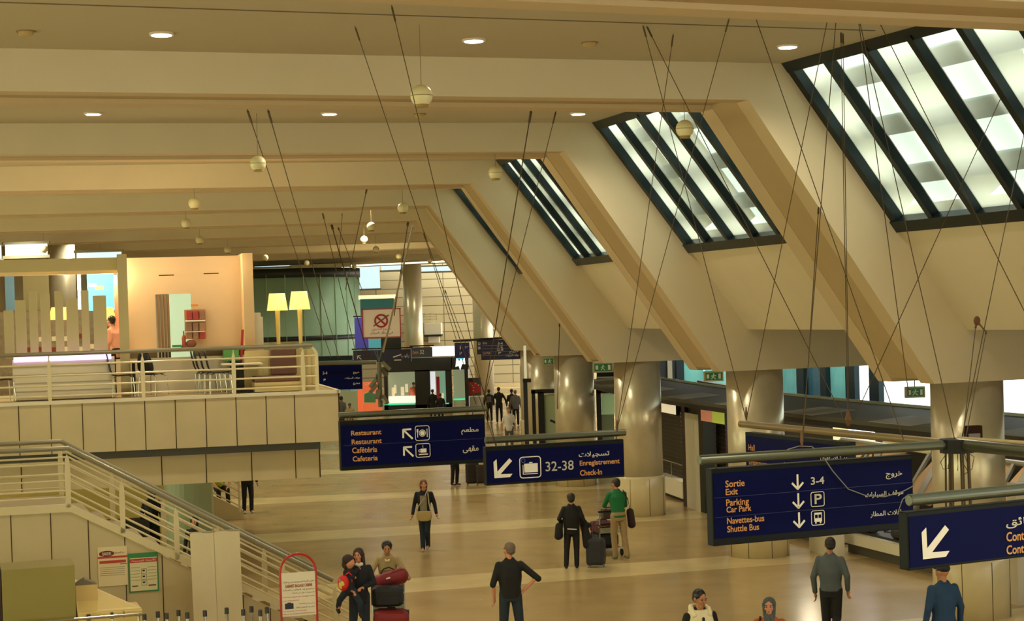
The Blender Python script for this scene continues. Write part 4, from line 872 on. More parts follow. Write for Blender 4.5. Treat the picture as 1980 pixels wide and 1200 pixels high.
o = ybox(MB(), 655, 756, 692, 800, 97, .2, 0).build('glass_partition', mat('partition_pale', '9aa684', .3, emit='98a480', es=.1)); tag(o, 'pale glass partition left of the orange poster', 'partition')
# ------------------------------------------------------------------ hanging speakers
def sphere_speaker(x, y, label):
    hy = proj_h(x); d = (8.55-HC)*F/(hy-y); r = ray(x, y); P = O+r*(d/(r@fw))
    z = P[2]; root = empty('globe_speaker', P, label, 'speaker', None); R = .152
    mb = MB(); mb.ell(P, R, R, R, 24, 16); mb.build('shell', SPHW, root, smooth=True)
    mb = MB(); mb.tube([P-[0, 0, .075], P-[0, 0, .078]], .1, 20); mb = MB(); mb.tube([P-[0, 0, .118], P-[0, 0, .158]], [.095, .085], 20); mb.build('grille', mat('grille_tan', '9c8448', .6), root)
    mb = MB(); mb.tube([P+[0, 0, .14], P+[0, 0, ZC-P[2]]], .006, 5); mb.build('cord', mat('cord_pale', '8a7c58', .6), root)
    if x in (815, 1324, 499, 958): mb = MB(); mb.tube([P+[0, 0, .005], P-[0, 0, .005]], R+.003, 28); mb.build('seam', mat('seam_brown', 'a08c50', .5), root)
def proj_h(x): return 599.0-.0305*(x-990)
for x, y, lab in ((815, 185, 'largest globe speaker, top centre in the nearest bay'), (1324, 249, 'globe speaker in front of the second skylight'), (499, 316, 'globe speaker left of centre under the second beam'),
    (958, 334, 'globe speaker left of the third skylight'), (376, 393, 'globe speaker under the third beam, above two smaller ones at left'), (779, 402, 'globe speaker on the brown beam edge near its bend'),
    (360, 432, 'globe speaker left, second of the descending left row'), (386, 464, 'globe speaker left, third of the descending left row'), (440, 483, 'globe speaker just above the kiosk roof edge'),
    (513, 498, 'globe speaker right above the pale clerestory strip'), (593, 508, 'globe speaker over the green drum, upper right one'), (85, 481, 'dark backlit globe speaker on the bright strip at far left'),
    (718, 438, 'globe speaker right of centre, top of the descending right row'), (704, 463, 'globe speaker right of centre, second of the right row'), (727, 482, 'globe speaker right of centre, third of the right row'),
    (771, 495, 'small globe speaker left of the long slanting rod'), (831, 503, 'small globe speaker on the long tube light'), (537, 525, 'small globe speaker in front of the green drum top, left'), (612, 527, 'small globe speaker in front of the green drum top, right'),
    (685, 515, 'small globe speaker at the left end of the tube light'), (195, 492, 'small globe speaker half hidden behind the kiosk top beam')):
    sphere_speaker(x, y, lab)
def ceil_bit(x, y, lab):
    P = atz(x, y, ZC); root = empty('smoke_detector', P, lab, 'detector'); mb = MB(); mb.tube([P, P-[0, 0, .05], P-[0, 0, .07]], [.1, .1, .06], 16); mb.build('body', mat('detector_beige', 'b8a06c', .5), root); mb = MB(); mb.tube([P+[0, 0, .002], P-[0, 0, .012]], .13, 18); mb.build('base', mat('detector_base', '8c7448', .5), root)
ceil_bit(50, 60, 'round smoke detector at the top left of the ceiling'); ceil_bit(1140, 82, 'round smoke detector right of centre on the near ceiling'); ceil_bit(812, 220, 'round smoke detector just below the largest globe speaker')

# ------------------------------------------------------------------ hanging sign mobiles
def tube_cap(p, q, r, m, name, par): mb = MB(); mb.tube([p, q], r, 20); return mb.build(name, m, par, bevel=r*.15)
def signbox(label, x0, yt, yb0, x1, d, frame_top, frame_bot, frame_side, rot=0., z0=None):
    P = aty(x0, yb0, 1.)-O; P = O+P*(d/(P@fw)); f = Fr(P, rot); u0, zb_ = f.px(x0, yb0); zt_ = f.Z(x0, yt); u1 = f.U(x1, yb0-.07*(x1-x0)); root = empty('hanging_sign', f.w((u0+u1)/2, 0, zb_), label, 'sign', None)
    s = (zt_-zb_)/(yb0-yt)
    MB().fb(f, u0, u1, .0, .14, zb_, zt_).build('case', SIGNF, root, bevel=.01)
    MB().fb(f, u0+frame_side*s, u1-frame_side*s, -.006, 0, zb_+frame_bot*s, zt_-frame_top*s).build('face', BLUE, root)
    return [c for c in root.children if c.name.startswith('face')][0], f, u0, u1, zb_, zt_, s
def sqicon(root, f, x0, y0, x1, y1):
    mb = MB(); u0, z0 = f.px(x0, y1, -.01); u1 = f.U(x1, y1, -.01); z1 = f.Z(x0, y0, -.01); rrect(mb, f, u0, u1, z0, z1, (u1-u0)*.04, -.012); mb.build('icon_frame', WHITE, root); return u0, u1, z0, z1
V = -.01
# A: restaurant
r, f, u0, u1, zb_, zt_, s = signbox('blue sign reading Restaurant and Cafeteria with plate and cup icons', 660, 814, 910, 940, 31.2, 9, 8, 2); SA = (f, u0, u1, zt_)
for t, b in (('Restaurant', (679, 830, 737, 842)), ('Restaurant', (680, 847, 737.7, 859)), ('Cafétéria', (681, 863, 729, 876)), ('Cafeteria', (682, 880, 730, 892))): pxtext(r, f, t, *b, ORANGE, .05, V, bold=.004)
pxtext(r, f, ar('مطعم'), 892, 825, 925, 840, WHITE, .05, V, bold=.003); pxtext(r, f, ar('مقهى'), 895, 861, 925, 876, WHITE, .05, V, bold=.003)
for x, y in ((788.5, 839), (790, 873)): u, z = f.px(x, y, V); arrow(r, f, u, z, .12, 135, V-.003)
a = sqicon(r, f, 803, 823, 831, 852); mb = MB(); cu, cz = (a[0]+a[1])/2, (a[2]+a[3])/2; w = a[1]-a[0]; ringshape(mb, f, cu, cz, w*.19, w*.23, -.014); ringshape(mb, f, cu, cz, 0.001, w*.15, -.0135)
for q in (-.33, .33): mb.fb(f, cu+q*w-.006, cu+q*w+.006, -.014, -.011, cz-w*.28, cz+w*.28)
for q in (-.37, -.29): mb.fb(f, cu+q*w-.004, cu+q*w+.004, -.014, -.011, cz+w*.06, cz+w*.28)
mb.build('plate_icon', WHITE, r)
a = sqicon(r, f, 804, 857.5, 832.5, 884.5); mb = MB(); cu, cz = (a[0]+a[1])/2, (a[2]+a[3])/2; mb.fb(f, cu-w*.16, cu+w*.24, -.014, -.011, cz-w*.15, cz+w*.12); mb.fb(f, cu-w*.3, cu+w*.34, -.014, -.011, cz-w*.3, cz-w*.22); ringshape(mb, f, cu-w*.22, cz-w*.02, w*.05, w*.1, -.014); mb.fb(f, cu-.004, cu+.004, -.014, -.011, cz+w*.18, cz+w*.34); mb.build('cup_icon', WHITE, r)
mb = MB(); zm = f.Z(662, 862, V); mb.fb(f, u0+.05, u1-.05, -.0075, -.006, zm, zm+.006); mb.build('divider', mat('line_dim', '2a3470', .5), r)
# B: check-in
r, f, u0, u1, zb_, zt_, s = signbox('blue sign reading 32-38 Enregistrement Check-In with suitcase icon', 941, 864, 939, 1208, 27.7, 8, 4, 2); SB = (f, u0, u1, zt_)
pxtext(r, f, '32-38', 1055, 890, 1109, 911, WHITE, .05, V, bold=.002); pxtext(r, f, ar('تسجيلات'), 1119, 871, 1178, 885.5, WHITE, .05, V, bold=.003)
pxtext(r, f, 'Enregistrement', 1121, 887, 1197.7, 903, ORANGE, .05, V, bold=.004); pxtext(r, f, 'Check-In', 1121.7, 907, 1163.5, 919.5, ORANGE, .05, V, bold=.004)
def swarrow(r, f, x0, y0, x1, y1):
    u0, z0 = f.px(x0, y1, V); u1, z1 = f.U(x1, y1, V), f.Z(x0, y0, V); W_, H_ = u1-u0, z1-z0
    sh = [(.03, 0), (.86, .0), (1., .17), (.36, .19), (1., .84), (.86, .99), (.19, .33), (.17, .98), (.0, .84)]
    poly(r, f, [(u0+W_*a, z0+H_*b) for a, b in sh], WHITE, 'arrow', V-.004)
swarrow(r, f, 955, 887, 991, 924)
a = sqicon(r, f, 1005, 883, 1047, 925); cu, cz = (a[0]+a[1])/2, (a[2]+a[3])/2; w = a[1]-a[0]; mb = MB(); mb.fb(f, cu-w*.28, cu+w*.34, -.014, -.011, cz-w*.22, cz+w*.16); mb.fb(f, cu-w*.35, cu-w*.32, -.014, -.011, cz-w*.3, cz+w*.12); mb.fb(f, cu-w*.35, cu+w*.34, -.014, -.011, cz-w*.3, cz-w*.27); mb.fb(f, cu-w*.05, cu+w*.1, -.014, -.011, cz+w*.18, cz+w*.22); mb.build('suitcase_icon', WHITE, r)
mb = MB(); ringshape(mb, f, cu-w*.32, cz+w*.3, w*.07, w*.1, -.014); mb.build('icon_dot', mat('line_blue', '3c4890', .5), r)
# C: exit / parking / shuttle
r, f, u0, u1, zb_, zt_, s = signbox('largest blue sign reading Sortie Exit, Parking, Shuttle Bus', 1380, 906, 1056, 1768, 20.0, 9, 14, 3); SC = (f, u0, u1, zt_)
for t, b in (('Sortie', (1402.5, 927, 1439, 942)), ('Exit', (1403, 944, 1426, 957)), ('Parking', (1404, 963, 1447.5, 982)), ('Car Park', (1404.5, 977, 1452, 991)), ('Navettes-bus', (1405.7, 997, 1477, 1013)), ('Shuttle Bus', (1406, 1013.5, 1467, 1029))): pxtext(r, f, t, *b, ORANGE, .06, V, bold=.003)
pxtext(r, f, '3-4', 1567.7, 921.5, 1593, 937, WHITE, .05, V, bold=.003)
for t, b in ((ar('خروج'), (1712.7, 910.5, 1744, 926.5)), (ar('موقف السيارات'), (1672.7, 947, 1746, 963.5)), (ar('حافلات المطار'), (1682.7, 984.5, 1750, 1001))): pxtext(r, f, t, *b, WHITE, .07, V, bold=.002)
for x, y in ((1542, 931), (1543.5, 967.5), (1545, 1004.5)): u, z = f.px(x, y, V); arrow(r, f, u, z, .085, -90, V-.003, w=.14)
a = sqicon(r, f, 1568, 951, 1594.5, 980); pxtext(r, f, 'P', 1575, 956, 1588, 974, WHITE, 0, V-.003, bold=.006)
a = sqicon(r, f, 1569, 987, 1595, 1016); w = a[1]-a[0]; cu, cz = (a[0]+a[1])/2, (a[2]+a[3])/2; mb = MB(); mb.fb(f, cu-w*.28, cu+w*.28, -.014, -.011, cz-w*.25, cz-w*.02); mb.fb(f, cu-w*.28, cu+w*.28, -.014, -.011, cz+w*.2, cz+w*.33)
for q in (-.28, -.02, .24): mb.fb(f, cu+q*w, cu+(q+.045)*w, -.014, -.011, cz-w*.02, cz+w*.22)
for q in (-.22, .12): mb.fb(f, cu+q*w, cu+(q+.1)*w, -.014, -.011, cz-w*.36, cz-w*.25)
mb.build('bus_icon', WHITE, r)
mb = MB()
for x, y in ((1381, 963), (1381, 1001)): zm = f.Z(x, y, V); mb.fb(f, u0+.02, u1-.02, -.0075, -.006, zm, zm+.004)
mb.build('divider', MT['line_dim'], r)
# D: passport control
r, f, u0, u1, zb_, zt_, s = signbox('blue sign with big down-left arrow, cut by the right picture edge', 1757, 990, 1103, 2080, 17.8, 9, 5, 3, rot=-.05); SD = (f, u0, u1, zt_)
swarrow(r, f, 1783, 1019, 1836, 1081)
pxtext(r, f, ar('وثائق'), 1945, 1000, 2006, 1022, WHITE, .04, V, bold=.003); pxtext(r, f, 'Contrôle', 1945.7, 1027, 2006, 1047, ORANGE, .04, V, bold=.004); pxtext(r, f, 'Control', 1946, 1053, 1997, 1072, ORANGE, .04, V, bold=.004)
# E: rear sign of the near mobile
def at_d(x, y, d): r = ray(x, y); return O+r*(d/(r@fw))
hub = at_d(1850, 858, 21.1); pe = atz(1432, 819, hub[2])
eu = (hub-pe); eu[2] = 0; Le = np.linalg.norm(eu); eu /= Le; angE = atan2(-eu[1], eu[0]); fE = Fr(pe, ang=angE)
ua, za = fE.px(1441, 835); zb2 = fE.Z(1441, 930); ub = ua+2.6
root = empty('hanging_sign', fE.w((ua+ub)/2, 0, zb2), 'blue sign mostly hidden behind the exit and parking sign', 'sign')
MB().fb(fE, ua, ub, 0, .14, zb2, za).build('case', SIGNF, root); MB().fb(fE, ua+.03, ub-.03, -.006, 0, zb2+.05, za-.05).build('face', BLUE, root); root = root.children[-1] if root.children[-1].name.startswith('face') else root.children[0]
for t, b, m_ in (('Hall', (1448, 859, 1460, 870), ORANGE), ('Embarquement', (1449, 889, 1494, 900), ORANGE), ('4', (1513, 893, 1519, 900), WHITE), (ar('قاعة الاستقبال'), (1587, 879, 1639, 890), WHITE)): pxtext(root, fE, t, *b, m_, -.02, V, bold=.002)
# pipes and hub
root = empty('sign_mobile', hub, 'grey pipe star carrying the exit sign, hub at right', 'sign hanger')
pc = at_d(1352, 889, 19.9); tube_cap(pc, hub, .055, PIPE, 'pipe', root); tube_cap(pe, hub, .05, mat('pipe_tan', '8a7a58', .35, .5), 'pipe', root); pr = at_d(2050, 878, 19.5); tube_cap(hub, pr, .075, PIPE, 'pipe', root)
mb = MB(); mb.tube([hub-[0, 0, .1], hub+[0, 0, .06]], .2, 16); mb.build('hub', BLACK, root)
mb = MB()
for a in range(6): d = np.array([cos(a), sin(a), 0])*.13; mb.tube([hub+d-[0, 0, .1], hub+d*1.1-[0, 0, .75]], .012 if a % 2 else .02, 6)
mb.build('hanging_wires', mat('old_wire', '4a3a20', .6), root)
mb = MB()
for a in range(5): d = np.array([cos(a*1.3), sin(a*1.3), 0]); mb.tube([hub+d*.12-[0, 0, .1], hub+d*.2-[0, 0, .16+.03*a], hub+d*.17-[0, 0, .3], hub+d*.08-[0, 0, .36-.04*a]], .005, 5)
mb.build('loose_wires', MT['old_wire'], root)
mb = MB(); mb.tube([hub+[0, 0, .07]+(pr-hub)*.02, pr+[0, 0, .1]], .022, 8); mb.build('lashing_rod', LIP, root)
# floodlight box on hub
P = at_d(1886, 842, 21.6); root = empty('floodlight', P, 'square brown floodlight standing on the pipe hub', 'lamp'); fq = Fr(P, rot=.15)
MB().fb(fq, -.1, .1, 0, .1, P[2]-.1, P[2]+.12).build('housing', mat('flood_brown', '2c1c12', .9, spec=.1), root, bevel=.01); MB().fb(fq, -.1, .05, -.03, 0, P[2]-.09, P[2]+.03).build('lens', mat('flood_lens', '4a3a2a', .3), root); mb = MB(); mb.tube([P-[0, 0, .1], P-[0, 0, .2]], .03, 8); mb.build('bracket', BLACK, root)
# pipe of D, A, B
def pipe_over(f, x0, y0, x1, y1, r, label, uo0, uo1, zt_, d):
    p, q = at_d(x0, y0, d), None; f2 = Fr(p); f2 = Fr(p, ang=f.a); u, z = f2.px(x1, y1); p2 = f2.w(u, 0, p[2]); root = empty('sign_pipe', (p+p2)/2, label, 'pipe')
    tube_cap(p, p2, r, PIPE, 'pipe', root); mb = MB()
    for uu in (uo0, uo1):
        b = f.w(uu, .07, zt_); mb.tube([b, b+[0, 0, p[2]-zt_]], .01, 6)
    mb.build('drop_rod', WIRE, root); return p, p2
A0, A1 = pipe_over(SA[0], 655, 803, 941, 789, .055, 'grey pipe above the restaurant sign', SA[1]+.2, SA[2]-.2, SA[3], 31.3)
B0, B1 = pipe_over(SB[0], 938, 851, 1209, 833, .055, 'grey pipe above the check-in sign', SB[1]+.2, SB[2]-.1, SB[3], 27.8)
D0_, D1_ = pipe_over(SD[0], 1757, 967, 2080, 935, .06, 'thick grey pipe above the sign at the right edge', SD[1]+.2, SD[2]-.5, SD[3], 17.9)
root = empty('sign_pipe', pc, 'short drop rods holding the exit sign under its pipe', 'rod'); mb = MB()
for uu in (SC[1]+.1, SC[2]-.5): b = SC[0].w(uu, .07, SC[3]); mb.tube([b-[0, 0, .02], b+[0, 0, hub[2]-SC[3]]], .012, 6)
mb.build('rod', WIRE, root)
# far hub near the deck corner (thin mobile with floodlights)
hb = at_d(733, 700, 58); root = empty('sign_mobile', hb, 'small far pipe hub with clustered lamps and cable ends', 'sign hanger')
mb = MB(); mb.tube([hb, hb-[0, 0, 1.45]], .07, 8); mb.build('mast', mat('mast_grey', '5a5844', .5), root)
for i in range(7):
    a = i*.9; d = np.array([cos(a), sin(a)*.6, 0])*.35; mb = MB(); mb.bar(hb+d*.3-[0, 0, .18*i], hb+d-[0, 0, .25+.18*i], .16, .1); mb.build('lamp_head', mat('lamphead', '6c6852', .4, .3), root)
mb = MB(); mb.tube([at_d(745, 655, 58), at_d(733, 697, 58)], .025, 6)
for x in (722, 728, 738): mb.tube([at_d(x, 672, 58), hb], .012, 5)
mb.build('rod', PIPE, root)
mb = MB(); mb.tube([at_d(798, 437, 52), at_d(741, 680, 55)], .03, 8); o = mb.build('bright_rod', CHROME); tag(o, 'long slanting pale rod coming down to the far pipe hub', 'rod')
# cables: (x,y,d) upper, (x,y,d) lower. Upper ends are hooked to the ceiling
def cab(x0, y0, x1, y1, dl, lab, r=.006, d0=None):
    p = atz(x0, y0, ZC) if d0 is None else at_d(x0, y0, d0); q = at_d(x1, y1, dl); mb = MB(); mb.tube([p, q], r, 5)
    root = empty('suspension_cable', p, lab, 'cable', None); mb.build('wire', WIRE, root)
    mb = MB(); mb.tube([p+(q-p)*.004, p+(q-p)*.03], r*2.2, 6); mb.build('turnbuckle', WIRE, root)
hB = (1193, 829); hE = (1443, 812); hC = (1550, 862); hR = (1640, 826)
for a in (
 (686, 50, 960, 866, 27.7, 'cable from ceiling hook at left, leaning to the check-in sign'), (757, 10, 957, 852, 27.7, 'cable from the beam beside the biggest globe, leaning to the check-in sign'),
 (1302, 65, *hB, 27.8, 'cable from upper hook running down-left to the check-in pipe end'), (1410, 35, *hB, 27.8, 'cable leaning down-left to the check-in pipe end, right of its twin'),
 (1243, 48, *hE, 25.6, 'left cable of the twin ceiling hooks, leaning to the rear pipe end'), (1250, 50, *hR, 22.8, 'right cable of the twin ceiling hooks, leaning across the second skylight'),
 (1612, -20, *hE, 25.6, 'cable leaning down-left to the rear sign pipe end'), (1622, -30, *hC, 20.3, 'cable falling steeply to the exit sign pipe'),
 (1626, 62, *hR, 22.8, 'vertical dark cable pair, left strand, to the orange clamp'), (1630, 64, 1642, 824, 22.8, 'vertical dark cable pair, right strand, to the orange clamp'),
 (1440, -25, 1747, 850, 21.5, 'cable leaning right across the second beam to the rear pipe'), (1648, -20, 1846, 850, 21.1, 'cable leaning right across the big skylight to the hub'),
 (1654, -5, 1757, 762, 21.5, 'cable over the big skylight frame falling steeply'), (1676, -5, 1990, 620, 20, 'cable crossing the big skylight to the right edge'),
 (2000, 48, 1650, 812, 22.8, 'cable leaning down-left from the right edge to the orange clamp'), (2018, 75, 1860, 845, 21.1, 'cable leaning down-left from the right edge to the hub')):
    cab(*a)
for a in (
 (1027, 213, 933, 785, 45, 'cable left of the second skylight running to a far sign', .012, 33.5), (1075, 215, 931, 790, 45, 'thin cable left of the second skylight, right twin', .008, 33.5),
 (478, 212, 640, 690, 58, 'cable behind the second beam at left, left strand', .01, 33), (518, 212, 655, 690, 58, 'cable behind the second beam at left, right strand', .01, 33),
 (624, 412, 690, 690, 62, 'thin far cable over the green drum', .012, 52), (641, 434, 715, 700, 60, 'thicker far cable beside the green drum', .018, 56), (654, 440, 700, 560, 62, 'far cable crossing the white banner', .012, 56),
 (709, 366, 668, 560, 60, 'far cable left of the descending right row of globes', .012, 46), (662, 412, 655, 500, 62, 'short far cable above the green drum edge', .01, 52), (789, 430, 762, 610, 56, 'dark far cable beside the bright rod', .016, 50),
 (819, 450, 920, 780, 60, 'far cable before the stone wall leaning right', .01, 56), (860, 560, 945, 780, 58, 'far cable before the tall columns leaning right', .01, 60),
 (1082, 625, 1077, 812, 57, 'cable hanging from the fourth beam to the scanner arm', .012, 54), (1887, 628, 1862, 845, 21.1, 'cable from the small clamp on the slanted wall to the hub', .007, 26), (1907, 640, 1867, 848, 21.1, 'second cable from the small clamp on the slanted wall', .006, 26),
 (1583, 400, 1552, 860, 20.3, 'inner strand running down to the exit sign pipe', .006, 22)):
    cab(*a)
root = empty('cable_clamp', at_d(1889, 622, 26), 'small rusty cable clamp hanging before the slanted wall', 'clamp'); mb = MB(); p = at_d(1889, 620, 26); mb.ell(p, .05, .04, .07); mb.bar(p, at_d(1905, 640, 26), .02, .02); mb.build('body', mat('rust', '6a4426', .7), root)
for x, y, d, lab in ((1640, 812, 22.8, 'orange cable clamp above the rear pipe'), (1443, 803, 25.6, 'rusty shackle on the end of the rear pipe'), (1193, 826, 27.8, 'small ring shackle on the check-in pipe end'), (1550, 852, 20.3, 'steel shackle on the exit sign pipe')):
    p = at_d(x, y, d); mb = MB(); mb.tube([p-[0, 0, .07], p, p+[0, 0, .12]], [.008, .02, .008] if 'orange' not in lab else [.012, .045, .015], 8); o = mb.build('cable_shackle', mat('rust_orange', '6a4828', .6)); tag(o, lab, 'shackle')
# slack cord across the exit sign
fC = SC[0]; pts = [(1505, 880), (1525, 868), (1545, 862), (1570, 863), (1590, 880), (1610, 910), (1640, 945), (1672, 957), (1710, 960), (1745, 950), (1768, 938)]
mb = MB(); mb.tube([fC.w(*(lambda q: (q[0], -.06, q[1]))(fC.px(x, y, -.06))) for x, y in pts], .006, 6); o = mb.build('slack_cord', mat('cord_grey', '8a8c84', .5)); tag(o, 'thin grey cord drooping across the exit sign', 'cord')
pts = [(1740, 1000), (1738, 985), (1745, 965), (1757, 955)]; mb = MB(); mb.tube([fC.w(*(lambda q: (q[0], -.06, q[1]))(fC.px(x, y, -.06))) for x, y in pts], .006, 6); o = mb.build('slack_cord', MT['cord_grey']); tag(o, 'short looped cord between the two large blue signs', 'cord')
# ------------------------------------------------------------------ things before the near staircase
fp = Fr(aty(300, 1100, 30.6), ang=SF.a)
def stuffpx(x0, y0, x1, y1, v=0.): return fp.U(x0, (y0+y1)/2, v), fp.U(x1, (y0+y1)/2, v), fp.Z((x0+x1)/2, y1, v), fp.Z((x0+x1)/2, y0, v)
root = empty('cloth_banner', fp.w(fp.U(420, 1100), 0, 0), 'tall blank off-white cloth banner hung before the stair', 'banner'); CL = mat('banner_cloth', 'd4c8a4', .8, noise=.03, scale=4, bump=.1)
u0, u1, z0, z1 = stuffpx(370, 1027, 466, 1200); um = (u0+u1)/2-.02
for a, b, nm in ((u0, um-.004, 'cloth'), (um+.004, u1, 'cloth')):
    mb = MB(); N_ = 10; mb.rings([[fp.w(a+(b-a)*t+.02*(1-zz), .02*sin(t*6+zz*3)*.6, z1-(z1-.2)*(1-zz)) for t in np.linspace(0, 1, N_)]+[fp.w(a+(b-a)*t+.02*(1-zz), .012+.02*sin(t*6+zz*3)*.6, z1-(z1-.2)*(1-zz)) for t in np.linspace(1, 0, N_)] for zz in (1, .7, .4, 0)]); mb.build(nm, CL, root)
mb = MB(); mb.tube([fp.w(u0-.01, .01, z1), fp.w(u1+.01, .01, z1)], .015, 8); mb.build('top_rod', GREYP, root); mb = MB(); mb.tube([fp.w(um, .03, 0), fp.w(um, .03, z1+.08)], .014, 8); mb.build('pole', GREYP, root); MB().fb(fp, um-.4, um+.4, -.15, .2, 0, .03).build('foot', GREYP, root)
# posters on the stair wall
fw_ = SF
def poster(label, x0, y0, x1, y1, edge, sl=.02):
    P = SF.w(SF.U((x0+x1)/2, y1, -.02), -.02, SF.Z(x0, y1, -.02)); root = empty('wall_poster', P, label, 'poster'); u0, u1 = SF.U(x0, y1, -.02), SF.U(x1, y1, -.02); z0, z1 = SF.Z(x0, y1, -.02), SF.Z(x0, y0, -.02)
    MB().fb(SF, u0, u1, -.025, -.008, z0, z1).build('sheet', edge, root)
    def pr(name, m, a, b, c, d, v=-.03): MB().fb(SF, u0+(u1-u0)*a, u0+(u1-u0)*b, v, -.025, z1-(z1-z0)*d, z1-(z1-z0)*c).build(name, m, root)
    return root, pr, (u0, u1, z0, z1)
INK = mat('ink_grey', '8a8468', .7); PR = mat('print_red', 'b83a30', .6); PG = mat('print_green', '2e8048', .6)
root, pr, bb = poster('pale poster with oval maroon logo and red bars', 191, 1058, 248, 1134, mat('poster_paper', 'e0cfa4', .7))
def ptext(root, bb, s, a, b, c, d, m, v=-.032): lettering(root, SF, s, bb[0]+(bb[1]-bb[0])*a, bb[0]+(bb[1]-bb[0])*b, bb[3]-(bb[3]-bb[2])*d, bb[3]-(bb[3]-bb[2])*c, m, v)
mb = MB(); cu, cz = bb[0]+(bb[1]-bb[0])*.3, bb[3]-(bb[3]-bb[2])*.17; mb.prism([SF.w(cu+.13*cos(t), -.032, cz+.05*sin(t)) for t in np.linspace(0, 2*pi, 24)[:-1]], SF.n*.005); mb.build('oval_logo', mat('logo_maroon', '6a1c20', .5), root)
ptext(root, bb, 'BARON', .16, .44, .13, .21, WHITE, -.036); ptext(root, bb, ar('من المسموح'), .53, .9, .13, .2, BLACK)
pr('bar', PR, 0, 1, .24, .29); pr('bar', PR, .05, .95, .35, .42); pr('mark', PG, .75, .98, .445, .465)
for y in (.52, .57, .62, .67, .72): pr('text_line', INK, .06, .9, y, y+.008)
root, pr, bb = poster('green bordered poster with pictogram column', 250, 1070, 308, 1146, PG)
pr('paper', mat('poster_paper2', 'd9d2a8', .7), .05, .95, .12, .96); pr('bar', PR, .05, .95, .14, .24, -.034)
for y in (.36, .44, .52, .60, .68): pr('text_line', INK, .08, .38, y, y+.01, -.034); pr('text_line', INK, .62, .92, y, y+.01, -.034)
for y in (.40, .55, .70):
    pr('pictogram_box', BLACK, .42, .6, y, y+.13, -.033); pr('pictogram_box', mat('poster_paper2', 'd9d2a8'), .43, .59, y+.008, y+.122, -.035); pr('pictogram', BLACK, .46, .54, y+.03, y+.07, -.037)
pr('mark', mat('logo_maroon', '6a1c20'), .1, .3, .82, .85, -.034); pr('mark', MT['logo_maroon'], .65, .9, .82, .85, -.034); ptext(root, bb, ar('الأمتعة الممنوعة'), .1, .9, .16, .22, WHITE, -.037)
# red arched sign stand
fa = Fr(aty(577, 1150, 29.2), ang=SF.a); root = empty('sign_stand', fa.w(0, 0, 0), 'red arched stand with cabin baggage notice', 'sign stand'); ua0, ua1 = fa.U(543, 1150), fa.U(612, 1150); R = (ua1-ua0)/2; uc = (ua0+ua1)/2; zc = fa.Z(577, 1070)-R
mb = MB(); mb.tube([fa.w(uc-R, 0, 0)]+[fa.w(uc-R*cos(t), 0, zc+R*sin(t)) for t in np.linspace(0, pi, 18)]+[fa.w(uc+R, 0, 0)], .02, 8); mb.build('frame', RED, root)
zt_, zb_ = fa.Z(560, 1107), fa.Z(560, 1191); MB().fb(fa, uc-R+.01, uc+R-.01, -.01, .01, zb_, zt_).build('board', mat('notice_paper', 'e0d8c0', .6), root)
def nt_(s, a, b, c, d, m, bold=0): lettering(root, fa, s, uc-R+2*R*a, uc-R+2*R*b, zt_-(zt_-zb_)*d, zt_-(zt_-zb_)*c, m, -.013, bold=bold)
nt_('GABARIT BAGAGE CABINE', .12, .88, .27, .34, PR, .002); nt_(ar('مقياس الأمتعة المسموح بها على متن الطائرة'), .06, .94, .18, .25, BLACK); nt_(ar('ستخضع هذه المقاييس للمراقبة'), .06, .94, .37, .43, BLACK); nt_(ar('المسموح به على متن الطائرة'), .3, .94, .45, .5, BLACK)
nt_('Contrôle du gabarit pour les bagages cabine', .06, .94, .54, .58, PR); nt_('est obligatoire', .06, .5, .62, .66, PR); nt_(ar('يرجى وضع الأمتعة'), .5, .94, .7, .75, BLACK); nt_(ar('داخل هذا المقياس للتأكد'), .4, .94, .78, .83, BLACK)
nt_('Le poids est limité', .06, .7, .87, .9, PR); nt_('Merci de votre compréhension', .06, .94, .93, .97, PR)
MB().fb(fa, uc-R+.06, uc-R+.2, -.014, -.01, zt_-(zt_-zb_)*.83, zt_-(zt_-zb_)*.7).build('suitcase_icon', mat('icon_navy', '182038', .5), root); MB().fb(fa, uc-R+.1, uc-R+.16, -.014, -.01, zt_-(zt_-zb_)*.7, zt_-(zt_-zb_)*.68).build('suitcase_icon', MT['icon_navy'], root)
MB().fb(fa, uc-R-.05, uc+R+.05, -.25, .25, 0, .03).build('foot', RED, root)
# olive box, yellow counter, rail and queue posts at the bottom left
fo = Fr(aty(70, 1190, 28.2), ang=SF.a); OLV = mat('olive_box', '8a8040', .5, noise=.1, scale=1.5)
u0, u1 = fo.U(4, 1150), fo.U(146, 1150); z1 = fo.Z(4, 1102); root = empty('olive_cabinet', fo.w((u0+u1)/2, .4, 0), 'large olive glass-sided cabinet at the bottom left corner', 'cabinet')
MB().fb(fo, u0, u1, 0, .9, 0, z1).build('body', OLV, root); MB().fb(fo, u0-.4, u0-.01, 0, .9, 0, z1-.02).build('side', mat('side_maroon', '2a1210', .5), root)
root = empty('yellow_counter', fo.w(u1+.6, .4, 0), 'yellow-cream check desk right of the olive cabinet', 'counter'); YC = mat('desk_yellow', 'd2ba76', .4, noise=.05)
ua, ub = u1+.02, fo.U(274, 1180); zz = fo.Z(160, 1186); MB().fb(fo, ua, ub, -.1, .8, 0, zz).build('body', YC, root)
mb = MB(); mb.prism([fo.w(ua, .0, zz), fo.w(ub, -.0, zz), fo.w(ub-.55, .7, zz+.22), fo.w(ua, .7, zz+.45)], (0, 0, .02)); mb.build('sloping_top', YC, root)
